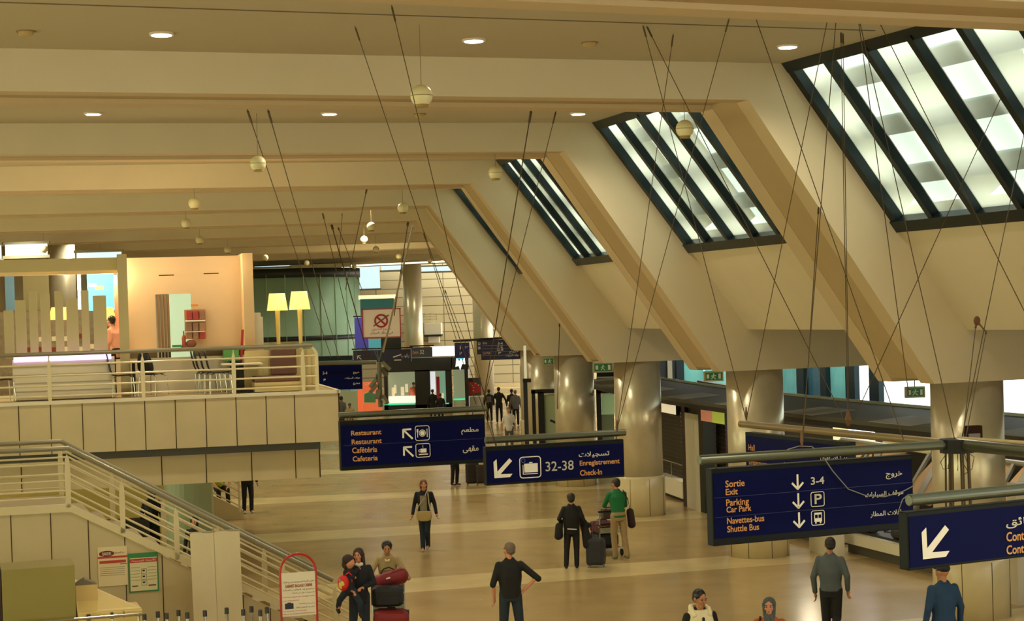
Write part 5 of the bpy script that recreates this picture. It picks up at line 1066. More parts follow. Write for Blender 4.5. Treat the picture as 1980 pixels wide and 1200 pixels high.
MB().fb(fo, ua, ua+.34, .25, .6, zz, fo.Z(165, 1135)).build('monitor_box', mat('desk_box', 'cbb070', .5), root); mb = MB(); zc = fo.Z(165, 1135); mb.prism([fo.w(ua, .25, zc), fo.w(ua+.34, .25, zc), fo.w(ua+.15, .25, zc+.09)], fo.n*.3); mb.build('lid', mat('lid_grey', '6a6250', .5), root)
root = empty('chrome_rail', fo.w(u0+1, -.3, 0), 'long chrome rail in front of the olive cabinet', 'rail'); zq = fo.Z(270, 1187, -.3); mb = MB(); mb.tube([fo.w(u0-.5, -.3, zq), fo.w(fo.U(274, 1187, -.3), -.3, zq)], .025, 8); mb.build('top_bar', CHROME, root)
mb = MB(); mb.tube([fo.w(fo.U(268, 1187, -.3), -.3, 0), fo.w(fo.U(268, 1187, -.3), -.3, zq)], .02, 8); mb.tube([fo.w(u0+.2, -.3, 0), fo.w(u0+.2, -.3, zq)], .02, 8); mb.build('leg', CHROME, root)
def qpost(P, lab):
    root = empty('queue_post', (P[0], P[1], 0), lab, 'queue post', 'queue posts along the bottom left'); z = P[2]
    mb = MB(); mb.tube([(P[0], P[1], .03), (P[0], P[1], z-.1)], .025, 10); mb.build('pole', CHROME, root); mb = MB(); mb.tube([(P[0], P[1], z-.1), (P[0], P[1], z-.01), (P[0], P[1], z)], [.034, .034, .025], 12); mb.build('head', mat('post_head', '3a3a38', .35, .5), root)
    mb = MB(); mb.tube([(P[0], P[1], 0), (P[0], P[1], .03)], .17, 20); mb.build('base', BLACK, root)
for i, (x, y) in enumerate([(171, 1187), (216, 1183), (239, 1181), (279, 1186), (305, 1181), (322, 1184), (345, 1178), (362, 1183), (396, 1179), (438, 1174), (470, 1177), (486, 1171), (503, 1178), (516, 1173)]):
    qpost(atz(x, y, 1.0), 'chrome queue post with dark head in the bottom left queue')
# ------------------------------------------------------------------ people
def V3(*a): return np.array(a, float)
def person(label, P, face, H=1.75, name='person', top=None, bottom=None, shoe='matt_black', hair='hair_dark', skin=0, sleeve=1., hairstyle='short', J=None, lean=0., twist=0., fat=1., vox=.014, head_turn=0., head_down=0., skirt=False, longcoat=False, low=.06, group=None, collar=None):
    """face: world heading angle of the face, 0 looks along +X. Local body faces -Y; left side is +X"""
    root = empty(name, (P[0], P[1], P[2]), label, 'person', group, rot=face+pi/2, scale=H/1.75)
    j = dict(sL=V3(.175, .0, 1.41), sR=V3(-.175, .0, 1.41), eL=V3(.25, .03, 1.15), eR=V3(-.25, .03, 1.15), wL=V3(.27, -.04, .9), wR=V3(-.27, -.04, .9),
             hL=V3(.09, 0, .93), hR=V3(-.09, 0, .93), kL=V3(.105, -.02, .5), kR=V3(-.105, -.02, .5), aL=V3(.11, .02, .09), aR=V3(-.11, .02, .09), neck=V3(0, .01, 1.5), head=V3(0, -.01, 1.63), waist=V3(0, 0, 1.05), chest=V3(0, .0, 1.3))
    c_, s_ = cos(lean), sin(lean)
    def up_(p): q = p-V3(0, 0, .95); return V3(q[0], q[1]*c_-q[2]*s_, q[1]*s_+q[2]*c_)+V3(0, 0, .95)
    for k in ('sL', 'sR', 'neck', 'head', 'waist', 'chest', 'eL', 'eR', 'wL', 'wR'): j[k] = up_(j[k])
    for k, v in (J or {}).items(): j[k] = V3(*v)
    SK = SKIN[skin]
    hd = j['head']; Rz = Matrix.Rotation(head_turn, 3, 'Z') @ Matrix.Rotation(head_down, 3, 'X'); Rz = np.array(Rz)
    hp = lambda x, y, z: hd+Rz@V3(x, y, z)
    def lb(mb, nm, m, **k): return mb.build(nm, m, root, **k)
    # body: one continuous surface
    b = MB()
    b.ell(hp(0, .012, .035), .076, .092, .098, 14, 10, Rz); b.cap(hp(0, -.03, .0), hp(0, -.045, -.065), .062, .042)          # skull, jaw
    b.cap(hp(0, -.085, .025), hp(0, -.108, -.012), .011, .016, 8); b.ell(hp(0, -.08, -.045), .024, .015, .011)               # nose, lips
    for sx in (1, -1): b.ell(hp(sx*.079, .012, .01), .012, .02, .032, 8, 6, Rz); b.ell(hp(sx*.04, -.062, -.01), .026, .02, .022)
    b.cap(j['neck']-V3(0, 0, .04), hd-V3(0, -.02, .05), .058, .052)
    ring = lambda c, rx, ry: [c+V3(rx*cos(t), ry*sin(t), 0) for t in np.linspace(0, 2*pi, 17)[:-1]]
    hips = (j['hL']+j['hR'])/2
    def torso(g, mb, low=0.):
        cs = [(hips-V3(0, 0, .06+low), .15, .105), (hips+V3(0, 0, .02), .165, .115), (j['waist'], .135*fat, .1*fat), (j['chest']-V3(0, 0, .08), .155*fat, .115*fat), (j['chest']+V3(0, 0, .06), .168, .115), ((j['sL']+j['sR'])/2+V3(0, 0, .03), .14, .085), (j['neck']-V3(0, 0, .008), .08, .065)]
        mb.rings([ring(c, rx+g, ry+g) for c, rx, ry in cs])
    torso(-.004, b)
    for s in 'LR':
        sh, el, wr = j['s'+s], j['e'+s], j['w'+s]; b.cap(sh, el, .05, .039); b.cap(el, wr, .038, .026)
        # hand: palm, four unequal curled fingers and a thumb from the side of the palm
        d = wr-el; d /= np.linalg.norm(d); side = 1 if s == 'L' else -1
        fwd = V3(0, -1, 0)-d*(V3(0, -1, 0)@d); fwd /= np.linalg.norm(fwd)+1e-6; ac = np.cross(d, fwd)*side
        if j.get('palm'+s) is not None: pass
        pc = wr+d*.05; b.cap(wr, pc+d*.02, .024, .03, 8, .6); b.cap(pc-fwd*.022, pc+d*.03-fwd*.026, .014, .013); b.cap(pc+fwd*.022, pc+d*.03+fwd*.026, .014, .013)
        curl = -ac*.9
        for q, L in ((-.031, .03), (-.011, .038), (.010, .042), (.030, .036)):
            a0 = wr+d*.09+fwd*q; a1 = a0+d*L+curl*.006; a2 = a1+d*L*.6+curl*L*.55; a3 = a2+d*L*.1+curl*L*.5; b.cap(a0, a1, .0095, .009, 7); b.cap(a1, a2, .009, .0082, 7); b.cap(a2, a3, .0082, .0072, 7)
        t0 = wr+d*.035+fwd*.028; t1 = t0+d*.03+fwd*.028+curl*.01; b.cap(t0, t1, .012, .010, 7); b.cap(t1, t1+d*.028+fwd*.006+curl*.012, .010, .0085, 7)
        hh, kk_, an = j['h'+s], j['k'+s], j['a'+s]; b.cap(hh, kk_, .08, .053); b.cap(kk_, an, .052, .036); b.cap(an, an+V3(0, -.1, -.045), .036, .03)
    body = lb(b, 'body', SK, remesh=vox*.62 if vox < .02 else vox)
    # eyes, mouth, brows
    for sx in (1, -1):
        e = MB(); e.ell(hp(sx*.03, -.081, .022), .0125, .006, .007, 8, 6); e.build('eye', mat('eye_dark', '1a120e', .3), body)
        e = MB(); e.bar(hp(sx*.018, -.09, .043), hp(sx*.047, -.08, .043), .006, .008); e.build('eyebrow', MT[hair] if 'scarf' not in hairstyle else MT['hair_dark'], body)
    e = MB(); e.ell(hp(0, -.095, -.046), .022, .006, .006, 8, 6); e.build('mouth', mat('lip_red', '8a3c34', .5), body)
    # hair
    h = MB(); hm = MT[hair]
    if hairstyle == 'short': h.ell(hp(0, .028, .054), .092, .096, .095, 14, 10, Rz); h.ell(hp(0, .05, .0), .072, .062, .06, 12, 8, Rz)
    if hairstyle == 'crop': h.ell(hp(0, .026, .052), .088, .097, .094, 14, 10, Rz); h.ell(hp(0, .05, .0), .076, .068, .06, 12, 8, Rz)
    if hairstyle == 'full': h.ell(hp(0, .03, .055), .1, .1, .1, 14, 10, Rz); h.ell(hp(0, .055, .0), .088, .075, .08, 12, 8, Rz)
    if hairstyle == 'long': h.ell(hp(0, .025, .05), .095, .1, .1, 14, 10, Rz); [h.cap(hp(sx*.07, .03, .03), hp(sx*.085, .04, -.15), .04, .035) for sx in (1, -1)]; h.cap(hp(0, .06, .0), hp(0, .08, -.17), .07, .06)
    if hairstyle == 'bob': h.ell(hp(0, .025, .05), .094, .1, .095, 14, 10, Rz); [h.cap(hp(sx*.068, .03, .03), hp(sx*.07, .03, -.07), .035, .03) for sx in (1, -1)]; h.cap(hp(0, .06, .0), hp(0, .065, -.07), .065, .05)
    if hairstyle == 'scarf':
        h.ell(hp(0, .03, .05), .1, .1, .105, 14, 10, Rz); h.cap(hp(0, .05, 0), hp(0, .045, -.1), .09, .085); h.cap(hp(0, -.02, -.11), hp(0, -.015, -.17), .07, .11); [h.cap(hp(sx*.075, -.015, .05), hp(sx*.06, -.03, -.09), .03, .035) for sx in (1, -1)]
    if hairstyle == 'cap':
        h.ell(hp(0, .02, .065), .092, .105, .07, 14, 10, Rz); h.cap(hp(-.04, -.1, .06), hp(.04, -.1, .06), .02, .02)
    if hairstyle != 'bald': lb(h, 'headscarf' if hairstyle == 'scarf' else 'cap' if hairstyle == 'cap' else 'hair', hm, remesh=max(.009, vox*.7))
    # top
    if top:
        t = MB(); torso(.016, t, low=low if not longcoat else .25)
        for s in 'LR':
            sh, el, wr = j['s'+s], j['e'+s], j['w'+s]; t.ell(sh, .062, .064, .058)
            if sleeve >= 1: t.cap(sh, el, .066, .056); t.cap(el, wr-(wr-el)*.04, .055, .044)
            else: t.cap(sh, sh+(el-sh)*sleeve*1.6, .064, .056)
        if longcoat: t.rings([ring(hips+V3(0, 0, -.34), .19, .16), ring(hips, .185, .135), ring(hips+V3(0, 0, .1), .165, .12)])
        t.cap(j['neck']-V3(.045, -.01, .0), j['neck']+V3(.045, .01, 0), .04, .04)
        lb(t, 'jacket' if sleeve >= 1 else 'shirt', MT[top], remesh=vox)
    if bottom:
        t = MB()
        t.rings([ring(hips-V3(0, 0, .09), .165, .12), ring(hips+V3(0, 0, .03), .18, .128), ring(hips+V3(0, 0, .1), .155, .118)])
        for s in 'LR':
            hh, kk_, an = j['h'+s], j['k'+s], j['a'+s]; t.cap(hh, kk_, .104, .078); t.cap(kk_, an+V3(0, 0, .0), .076, .064)
        lb(t, 'trousers', MT[bottom], remesh=vox)
    for s in 'LR':
        an = j['a'+s]; t = MB(); t.cap(an+V3(0, .03, -.045), an+V3(0, -.15, -.055), .042, .036, 10); t.cap(an+V3(0, 0, .0), an+V3(0, .01, -.04), .042, .045); lb(t, 'shoe', MT[shoe], remesh=vox)
    return root, j
for n_, c_, r_ in (('hair_dark', '14100c', .5), ('hair_black', '0a0908', .4), ('hair_auburn', '6a3c20', .5), ('hair_brown', '2e1c14', .5), ('hair_grey', '6a5848', .6), ('cloth_black', '0b0b0c', .8), ('cloth_navy', '10141e', .8), ('cloth_jeans', '1c2836', .85), ('cloth_slate', '4c5458', .8), ('cloth_blue', '173a5e', .8),
                   ('cloth_green', '0f6a3a', .8), ('cloth_beige', '9a8258', .85), ('cloth_cream', 'e6dcb4', .8), ('cloth_white', 'd8d4c8', .8), ('cloth_orange', 'b0562c', .8), ('cloth_grey', '5c5a56', .8), ('cloth_pink', 'd8a088', .8), ('cloth_salmon', 'e07858', .8), ('cloth_khaki', 'a89468', .8), ('cloth_hivis', 'c8d420', .7), ('shoe_white', 'b8b0a0', .6), ('shoe_grey', '6c6a4c', .7), ('scarf_print', '4a5050', .8), ('cap_navy', '0e1420', .6)): mat(n_, c_, r_, noise=.12 if n_ != 'scarf_print' else .9, scale=9 if n_ != 'scarf_print' else 30)
def toward(P): return atan2(-P[1], -P[0])       # heading that faces the camera
def away(P): return atan2(P[1], P[0])
def headpx(x, y, H):  # floor point of a person of height H whose crown is at pixel x,y
    Q = atz(x, y, H); return V3(Q[0], Q[1], 0)
# 1 woman walking toward us
P = atz(823, 1064, 0); f = toward(P)
r, j = person('woman walking alone toward us in dark jacket, grey print shirt and dark jeans', P, f-.15, 1.66, top='cloth_navy', bottom='cloth_jeans', hair='hair_auburn', hairstyle='bob', head_turn=.25, J=dict(kL=(.07, -.06, .5), aL=(.05, .1, .12), kR=(-.06, -.04, .5), aR=(-.045, -.12, .09), hL=(.08, 0, .93), hR=(-.08, 0, .93), eL=(.25, .05, 1.16), wL=(.3, -.02, .93), eR=(-.25, .03, 1.16), wR=(-.29, -.06, .92)), shoe='shoe_white')
mb = MB(); mb.rings([[V3(.085*cos(t), -.118+.03*sin(t)-(.012), z) for t in np.linspace(pi*1.02, 2*pi-.05, 8)] + [V3(.085*cos(t), -.1, z) for t in np.linspace(2*pi-.05, pi*1.02, 8)] for z in (.97, 1.2, 1.38)]); mb.build('shirt_front', mat('shirt_print', '8a8068', .8, noise=.5, scale=25), r)
def bagL(label, r, H, name, cat, mk, m, **k):  # a carried thing: own top-level object at the carrier's place
    root = empty(name, tuple(r.location), label, cat, rot=r.rotation_euler.z, scale=r.scale[0]); mk(root, m); return root
def m1(root, m):
    mb = MB(); mb.rings([[V3(.02+rx*cos(t), -.2+.05*sin(t), z) for t in np.linspace(0, 2*pi, 17)[:-1]] for z, rx in ((.76, .1), (.79, .17), (.88, .2), (.98, .18), (1.0, .16))]); mb.build('pouch', m, root, smooth=True)
    mb = MB(); mb.tube([(-.15, -.2, .97), (-.14, -.17, 1.1), (0.02, -.16, 1.3), (.09, -.09, 1.48), (.1, .0, 1.51)], .014, 6); mb.tube([(.19, -.18, .97), (.14, -.155, 1.2), (.12, -.12, 1.42), (.1, -.05, 1.51)], .014, 6); mb.build('strap', mat('bag_strap', 'b0a888', .7), root)
bagL('cream cloth shoulder bag across the walking woman', r, 1.66, 'shoulder_bag', 'bag', m1, mat('bag_cream', 'b09a62', .7, noise=.15, scale=6))
# 2 woman in black from behind
P = atz(1108, 1098, 0); f = away(P)
r, j = person('woman in black from behind with coat over arm, beside a suitcase', P, f+.1, 1.6, top='cloth_black', bottom='cloth_black', hair='hair_black', hairstyle='full', fat=1.3, J=dict(eL=(.3, .05, 1.18), wL=(.22, -.12, 1.05), eR=(-.27, .02, 1.15), wR=(-.24, -.15, .98), kL=(.13, 0, .5), aL=(.16, .03, .09), kR=(-.1, 0, .5), aR=(-.09, .03, .09)), longcoat=False)
mb = MB(); mb.bar((-.1, .14, .93), (.12, .145, .95), .02, .02); mb.build('belt_strip', WHITE, r)
def m2(root, m): mb = MB(); mb.cap((.3, .02, 1.0), (.33, .05, .78), .1, .1); mb.cap((.3, .05, .95), (.3, .05, .8), .09, .1); mb.build('body', m, root, remesh=.02); mb = MB(); mb.tube([(.27, .0, 1.05), (.1, .12, 1.3), (-.1, .09, 1.48)], .012, 6); mb.build('strap', m, root)
bagL('black shoulder bag on the left hip of the woman in black', r, 1.6, 'shoulder_bag', 'bag', m2, MT['cloth_black'])
def m3(root, m): mb = MB(); mb.cap((-.3, -.1, 1.05), (-.36, -.02, .55), .09, .12); mb.cap((-.3, -.12, 1.05), (-.4, -.1, .6), .07, .1); mb.cap((-.24, -.1, 1.05), (-.4, -.05, 1.0), .05, .07); mb.build('cloth', m, root, remesh=.02)
bagL('black coat hanging over the arm of the woman in black', r, 1.6, 'folded_coat', 'coat', m3, MT['cloth_black'])
def suitcase(P, w, d, h, m, label, rot=0., handle=True, lying=False, zb=0., name='suitcase', tilt=0.):
    root = empty(name, (P[0], P[1], zb), label, 'suitcase', rot=rot); root.rotation_euler[1] = tilt
    z0 = .05 if not lying else 0
    MB().box(-w/2, w/2, -d/2, d/2, z0, z0+h).build('shell', m, root, bevel=min(w, d, h)*.22)
    MB().box(-w*.36, w*.36, -d/2-.012, -d/2+.02, z0+h*.12, z0+h*.5).build('front_pocket', m, root, bevel=.01)
    mb = MB(); mb.box(-w/2-.003, w/2+.003, -.006, .006, z0-.002+.02, z0+h+.003); mb.build('zip', mat('zip_grey', '3c3c3a', .5), root)
    if handle:
        mb = MB(); mb.tube([(-.09, .02, z0+h-.01), (-.09, .02, z0+h+.28), (.09, .02, z0+h+.28), (.09, .02, z0+h-.01)], .01, 6); mb.build('handle', BLACK, root)
    else: mb = MB(); mb.tube([(-.08, 0, z0+h-.01), (-.06, 0, z0+h+.04), (.06, 0, z0+h+.04), (.08, 0, z0+h-.01)], .012, 6); mb.build('handle', BLACK, root)
    if not lying:
        for sx in (-1, 1):
            for sy in (-1, 1): mb = MB(); mb.tube([(sx*w*.38-.01, sy*d*.3, .03), (sx*w*.38+.01, sy*d*.3, .03)], .03, 10); mb.build('wheel', mat('wheel_pale', '8c8c84', .4), root)
    return root
P2 = atz(1153, 1096, 0); suitcase(P2, .4, .28, .58, mat('case_slate', '22242a', .6), 'dark slate trolley suitcase standing beside the woman in black', rot=-.3)
# 3 man in green polo pushing a trolley
P = atz(1198, 1080, 0); f = away(P)
r, j = person('man in bright green polo and beige trousers pushing a luggage trolley', P, f+.35, 1.78, top='cloth_green', bottom='cloth_beige', hair='hair_dark', hairstyle='crop', sleeve=.62, low=-.02, lean=.16, skin=1, shoe='shoe_grey', head_turn=.5, J=dict(eL=(.24, -.22, 1.16), wL=(.14, -.46, 1.12), eR=(-.24, -.2, 1.14), wR=(-.16, -.44, 1.1), kL=(.1, -.04, .5), aL=(.1, .02, .09), kR=(-.11, .04, .5), aR=(-.13, .16, .1)))
def trolley(P, rot, label, scale=1.):
    root = empty('luggage_trolley', (P[0], P[1], 0), label, 'trolley', rot=rot)
    def tb(nm, pts, rr, m=CHROME): mb = MB(); mb.tube(pts, rr, 8); mb.build(nm, m, root)
    tb('frame', [(-.27, .4, .15), (-.27, .45, 1.0)], .017); tb('frame', [(.27, .4, .15), (.27, .45, 1.0)], .017)
    tb('handle', [(-.32, .5, 1.02), (.32, .5, 1.02)], .022, BLACK); tb('basket_rail', [(-.27, .44, .82), (-.25, .2, .82), (.25, .2, .82), (.27, .44, .82)], .013)
    tb('basket_rail', [(-.27, .42, .66), (-.25, .25, .66), (.25, .25, .66), (.27, .42, .66)], .011)
    MB().box(-.26, .26, .4, .42, .52, .64).build('panel', mat('trolley_panel', 'a8b098', .4, .4), root)
    MB().box(-.29, .29, -.5, .42, .15, .18).build('deck', CHROME, root); MB().box(-.29, .29, -.53, -.5, .15, .26).build('front_lip', CHROME, root)
    for x, y in ((-.26, .38), (.26, .38), (0, -.45)): mb = MB(); mb.tube([(x-.018, y, .075), (x+.018, y, .075)], .075, 14); mb.build('wheel', BLACK, root)
    return root
f3 = f+.35; tp = P+V3(cos(f3), sin(f3), 0)*.93; tl = trolley(tp, f3+pi/2, 'chrome luggage trolley pushed by the man in green')
def onT(T, x, y): c, s = cos(T.rotation_euler.z), sin(T.rotation_euler.z); return V3(T.location[0]+x*c-y*s, T.location[1]+x*s+y*c, 0)
q = onT(tl, 0, -.05); suitcase(q, .52, .6, .3, mat('case_black', '101014', .6), 'black suitcase lying lowest on the green man\'s trolley', rot=f3+pi/2, handle=False, lying=True, zb=.185)
suitcase(q, .5, .6, .24, mat('case_maroon', '4c1020', .6), 'maroon suitcase lying on top of the green man\'s trolley load', rot=f3+pi/2, handle=False, lying=True, zb=.49)
suitcase(onT(tl, 0.0, .31), .36, .18, .22, mat('case_greybag', '55504a', .7), 'grey hand bag in the basket of the green man\'s trolley', rot=f3+pi/2, handle=False, lying=True, zb=.83, name='hand_bag')
def m4(root, m): mb = MB(); mb.cap((-.3, -.06, 1.0), (-.32, -.04, .74), .09, .1); mb.build('body', m, root, remesh=.02); mb = MB(); mb.tube([(-.3, -.05, 1.05), (-.2, .08, 1.3), (-.12, .0, 1.5)], .012, 6); mb.build('strap', m, root)
bagL('dark maroon shoulder bag on the right hip of the man in green', r, 1.78, 'shoulder_bag', 'bag', m4, mat('bag_maroon', '240c12', .7))
# 4 foreground man from behind
P = headpx(984, 1050, 1.8); f = away(P)
r, j = person('man from behind, hand on hip, black sweater and blue jeans, grey cropped hair', P, f+.1, 1.8, top='cloth_black', bottom='cloth_jeans', hair='hair_grey', hairstyle='crop', skin=0, sleeve=.68, low=.0, fat=1.15, head_turn=.55, J=dict(eR=(-.42, .06, 1.2), wR=(-.22, .02, 1.0), eL=(.27, .04, 1.14), wL=(.26, -.04, .9), kL=(.12, 0, .5), kR=(-.13, 0, .5)))
# 5 grey jacket man
P = headpx(1604, 1040, 1.8); f = away(P)
r, j = person('man walking away in grey jacket and black trousers below the exit sign', P, f-.25, 1.8, top='cloth_slate', bottom='cloth_black', hair='hair_dark', hairstyle='crop', skin=1, low=-.05, fat=1.12, head_turn=.45, J=dict(kL=(.09, -.02, .5), aL=(.08, .02, .09), kR=(-.08, .0, .52), aR=(-.1, .28, .2), eR=(-.27, .04, 1.17), wR=(-.25, -.06, .95), eL=(.27, .02, 1.14), wL=(.26, -.03, .9)))
# 6 blue shirt man with cap
P = headpx(1822, 1090, 1.8); f = away(P)
r, j = person('man with dark cap and blue shirt at right, head half behind the sign', P, f+.5, 1.8, top='cloth_blue', bottom='cloth_jeans', hair='cap_navy', hairstyle='cap', skin=1, fat=1.1, head_turn=.35)
# 7 white vest man
P = headpx(1352, 1141, 1.78); f = toward(P)
r, j = person('young man in cream sleeveless hooded vest over black sleeves, head turned right', P, f+.35, 1.78, top='cloth_black', bottom='cloth_jeans', hair='hair_black', hairstyle='crop', skin=1, head_turn=.35, head_down=.25, vox=.012)
t = MB(); ring_ = lambda c, rx, ry: [V3(*c)+V3(rx*cos(a), ry*sin(a), 0) for a in np.linspace(0, 2*pi, 17)[:-1]]
t.rings([ring_((0, 0, .85), .19, .14), ring_((0, 0, 1.05), .18, .135), ring_((0, 0, 1.3), .2, .145), ring_((0, .0, 1.45), .17, .11), ring_((0, .01, 1.5), .1, .09)]); t.cap((-.13, 0, 1.44), (-.17, 0, 1.4), .06, .05); t.cap((.13, 0, 1.44), (.17, 0, 1.4), .06, .05); t.build('vest', MT['cloth_cream'], r, remesh=.012)
t = MB(); t.tube([(-.1, -.1, 1.42), (-.12, .0, 1.5), (-.09, .09, 1.53), (0, .12, 1.53), (.09, .09, 1.53), (.12, .0, 1.5), (.1, -.1, 1.42)], .04, 10); t.build('hood', MT['cloth_cream'], r, remesh=.012)
t = MB(); t.cap((0, -.135, 1.4), (0, -.16, 1.15), .02, .014); t.build('shirt_front', MT['cloth_navy'], r)
for z in (1.32, 1.18): t = MB(); t.ell((.05, -.16, z), .012, .006, .012); t.build('button', BLACK, r)
# 8 headscarf woman
P = headpx(1487, 1158, 1.62); f = toward(P)
r, j = person('woman in patterned grey headscarf and orange-brown coat at the bottom edge', P, f-.1, 1.62, top='cloth_orange', bottom='cloth_black', hair='scarf_print', hairstyle='scarf', skin=0, vox=.012)
mb = MB(); mb.tube([(-.13, -.02, 1.5), (-.15, -.13, 1.35), (-.12, -.16, 1.1)], .02, 6); mb.build('bag_strap', mat('strap_brown', '4a2018', .7), r)
# 9 woman holding a child with a red backpack
P = headpx(692, 1061, 1.68); f = toward(P)
r, j = person('long-haired woman in dark clothes holding a child on her arm', P, f+.1, 1.68, top='cloth_navy', bottom='cloth_jeans', hair='hair_brown', hairstyle='long', head_turn=-.4, J=dict(eR=(-.26, -.06, 1.16), wR=(-.16, -.26, 1.08), eL=(.26, -.02, 1.15), wL=(.05, -.26, 1.12), kL=(.1, 0, .5), kR=(-.12, 0, .5), aR=(-.15, .02, .09)))
t = MB(); t.tube([(-.05, -.07, 1.5), (0, -.1, 1.48), (.06, -.07, 1.5)], .03, 8); t.build('white_scarf', MT['cloth_white'], r)
cr = empty('person', tuple(r.location), 'small curly-haired child held on the woman\'s arm, back turned', 'person', rot=r.rotation_euler.z, scale=r.scale[0])
b = MB(); b.ell((-.17, -.22, 1.55), .085, .09, .1, 14, 10); b.cap((-.19, -.22, 1.45), (-.19, -.23, 1.4), .04, .045); b.cap((-.2, -.22, 1.36), (-.19, -.23, 1.1), .09, .1); b.cap((-.24, -.25, 1.35), (-.1, -.3, 1.3), .035, .03); b.cap((-.1, -.2, 1.36), (0, -.1, 1.42), .035, .03)
b.cap((-.12, -.26, 1.05), (-.02, -.3, .85), .06, .045); b.cap((-.02, -.3, .85), (-.02, -.28, .68), .045, .035); b.cap((-.26, -.24, 1.05), (-.36, -.16, .9), .06, .045); b.cap((-.36, -.16, .9), (-.38, -.1, .75), .045, .035)
for q in range(4): b.cap((-.02+q*.012, -.1, 1.42), (.02+q*.012, -.08, 1.44), .008, .007, 6)
b.ell((-.1, -.26, 1.53), .02, .018, .02); b.build('body', SKIN[0], cr, remesh=.01)
b = MB(); b.cap((-.2, -.22, 1.37), (-.19, -.23, 1.08), .1, .112); b.cap((-.24, -.25, 1.35), (-.12, -.3, 1.31), .046, .04); b.cap((-.1, -.2, 1.36), (-.02, -.12, 1.41), .044, .038); b.build('jacket', MT['cloth_navy'], cr, remesh=.012)
b = MB(); b.cap((-.12, -.26, 1.05), (-.02, -.3, .85), .075, .058); b.cap((-.02, -.3, .85), (-.02, -.28, .72), .056, .05); b.cap((-.26, -.24, 1.05), (-.36, -.16, .9), .075, .058); b.cap((-.36, -.16, .9), (-.38, -.1, .79), .056, .05); b.build('trousers', MT['cloth_jeans'], cr, remesh=.012)
b = MB(); b.ell((-.2, -.2, 1.6), .105, .11, .1, 14, 10); b.ell((-.22, -.18, 1.52), .09, .09, .09, 14, 10); b.build('hair', mat('hair_curly', '2c1a14', .7, noise=.6, scale=40), cr, remesh=.012)
for x, y, z in ((-.02, -.3, .66), (-.39, -.09, .73)): b = MB(); b.cap((x, y, z), (x+.01, y-.07, z-.03), .04, .035); b.build('shoe', BLACK, cr, remesh=.012)
bp = empty('child_backpack', tuple(r.location), 'small red backpack with printed round figure on the child\'s back', 'backpack', rot=r.rotation_euler.z, scale=r.scale[0])
b = MB(); b.ell((-.3, -.31, 1.22), .1, .075, .14, 14, 10); b.build('bag', mat('bag_bright_red', 'd01c18', .5), bp, smooth=True)
b = MB(); b.ell((-.34, -.385, 1.2), .05, .012, .07); b.build('print', mat('print_yellow', 'd8c040', .6), bp); b = MB(); b.ell((-.31, -.395, 1.16), .03, .01, .03); b.build('print', RED, bp); b = MB(); b.ell((-.36, -.385, 1.27), .025, .012, .04); b.build('print', mat('print_grey', '8a8a80', .6), bp)
b = MB(); b.tube([(-.25, -.3, 1.36), (-.2, -.33, 1.4), (-.15, -.3, 1.34), (-.16, -.3, 1.15)], .013, 6); b.build('strap', MT['bag_bright_red'], bp)
# 10 youth pushing a loaded trolley toward us
P = headpx(748, 1054, 1.55); f = toward(P)
r, j = person('dark-haired youth in khaki shirt leaning over a loaded trolley', P, f, 1.7, top='cloth_khaki', bottom='cloth_jeans', hair='hair_black', hairstyle='full', skin=1, sleeve=.7, lean=.42, head_down=.25, J=dict(eL=(.34, -.3, 1.08), wL=(.26, -.5, .98), eR=(-.36, -.28, 1.06), wR=(-.27, -.5, .97)))
t = MB(); t.tube([(-.06, -.2, 1.42), (-.02, -.3, 1.36), (.02, -.3, 1.36), (.06, -.2, 1.42)], .02, 6); t.build('collar', MT['cloth_cream'], r)
tp = P+V3(cos(f), sin(f), 0)*1.0; tl = trolley(tp, f+pi/2, 'chrome luggage trolley with red and dark bags pushed by the youth')
suitcase(onT(tl, .02, -.12), .6, .55, .42, mat('case_red', '7c1418', .6), 'big red suitcase lowest and foremost on the youth\'s trolley', rot=tl.rotation_euler.z, handle=False, lying=True, zb=.185, tilt=.05)
suitcase(onT(tl, -.02, -.02), .54, .36, .34, mat('case_darkblue', '0c1018', .6), 'dark blue-black bag in the middle of the youth\'s trolley load', rot=tl.rotation_euler.z, handle=False, lying=True, zb=.66, name='travel_bag')
q = onT(tl, .05, .33); root = empty('duffel_bag', (q[0], q[1], 1.0), 'crimson duffel bag on top of the youth\'s trolley handle', 'bag', rot=tl.rotation_euler.z); root.rotation_euler[1] = -.28
b = MB(); b.cap((-.16, -.02, .06), (.18, -.02, .06), .15, .15); b.build('body', mat('bag_crimson', '7a0e1c', .5), root, smooth=True); b = MB(); b.tube([(-.12, -.06, .2), (-.05, -.08, .27), (.05, -.08, .27), (.12, -.06, .2)], .012, 6); b.build('handle', BLACK, root); MB().box(-.05, .02, -.2, -.185, .1, .12).build('tag', WHITE, root)
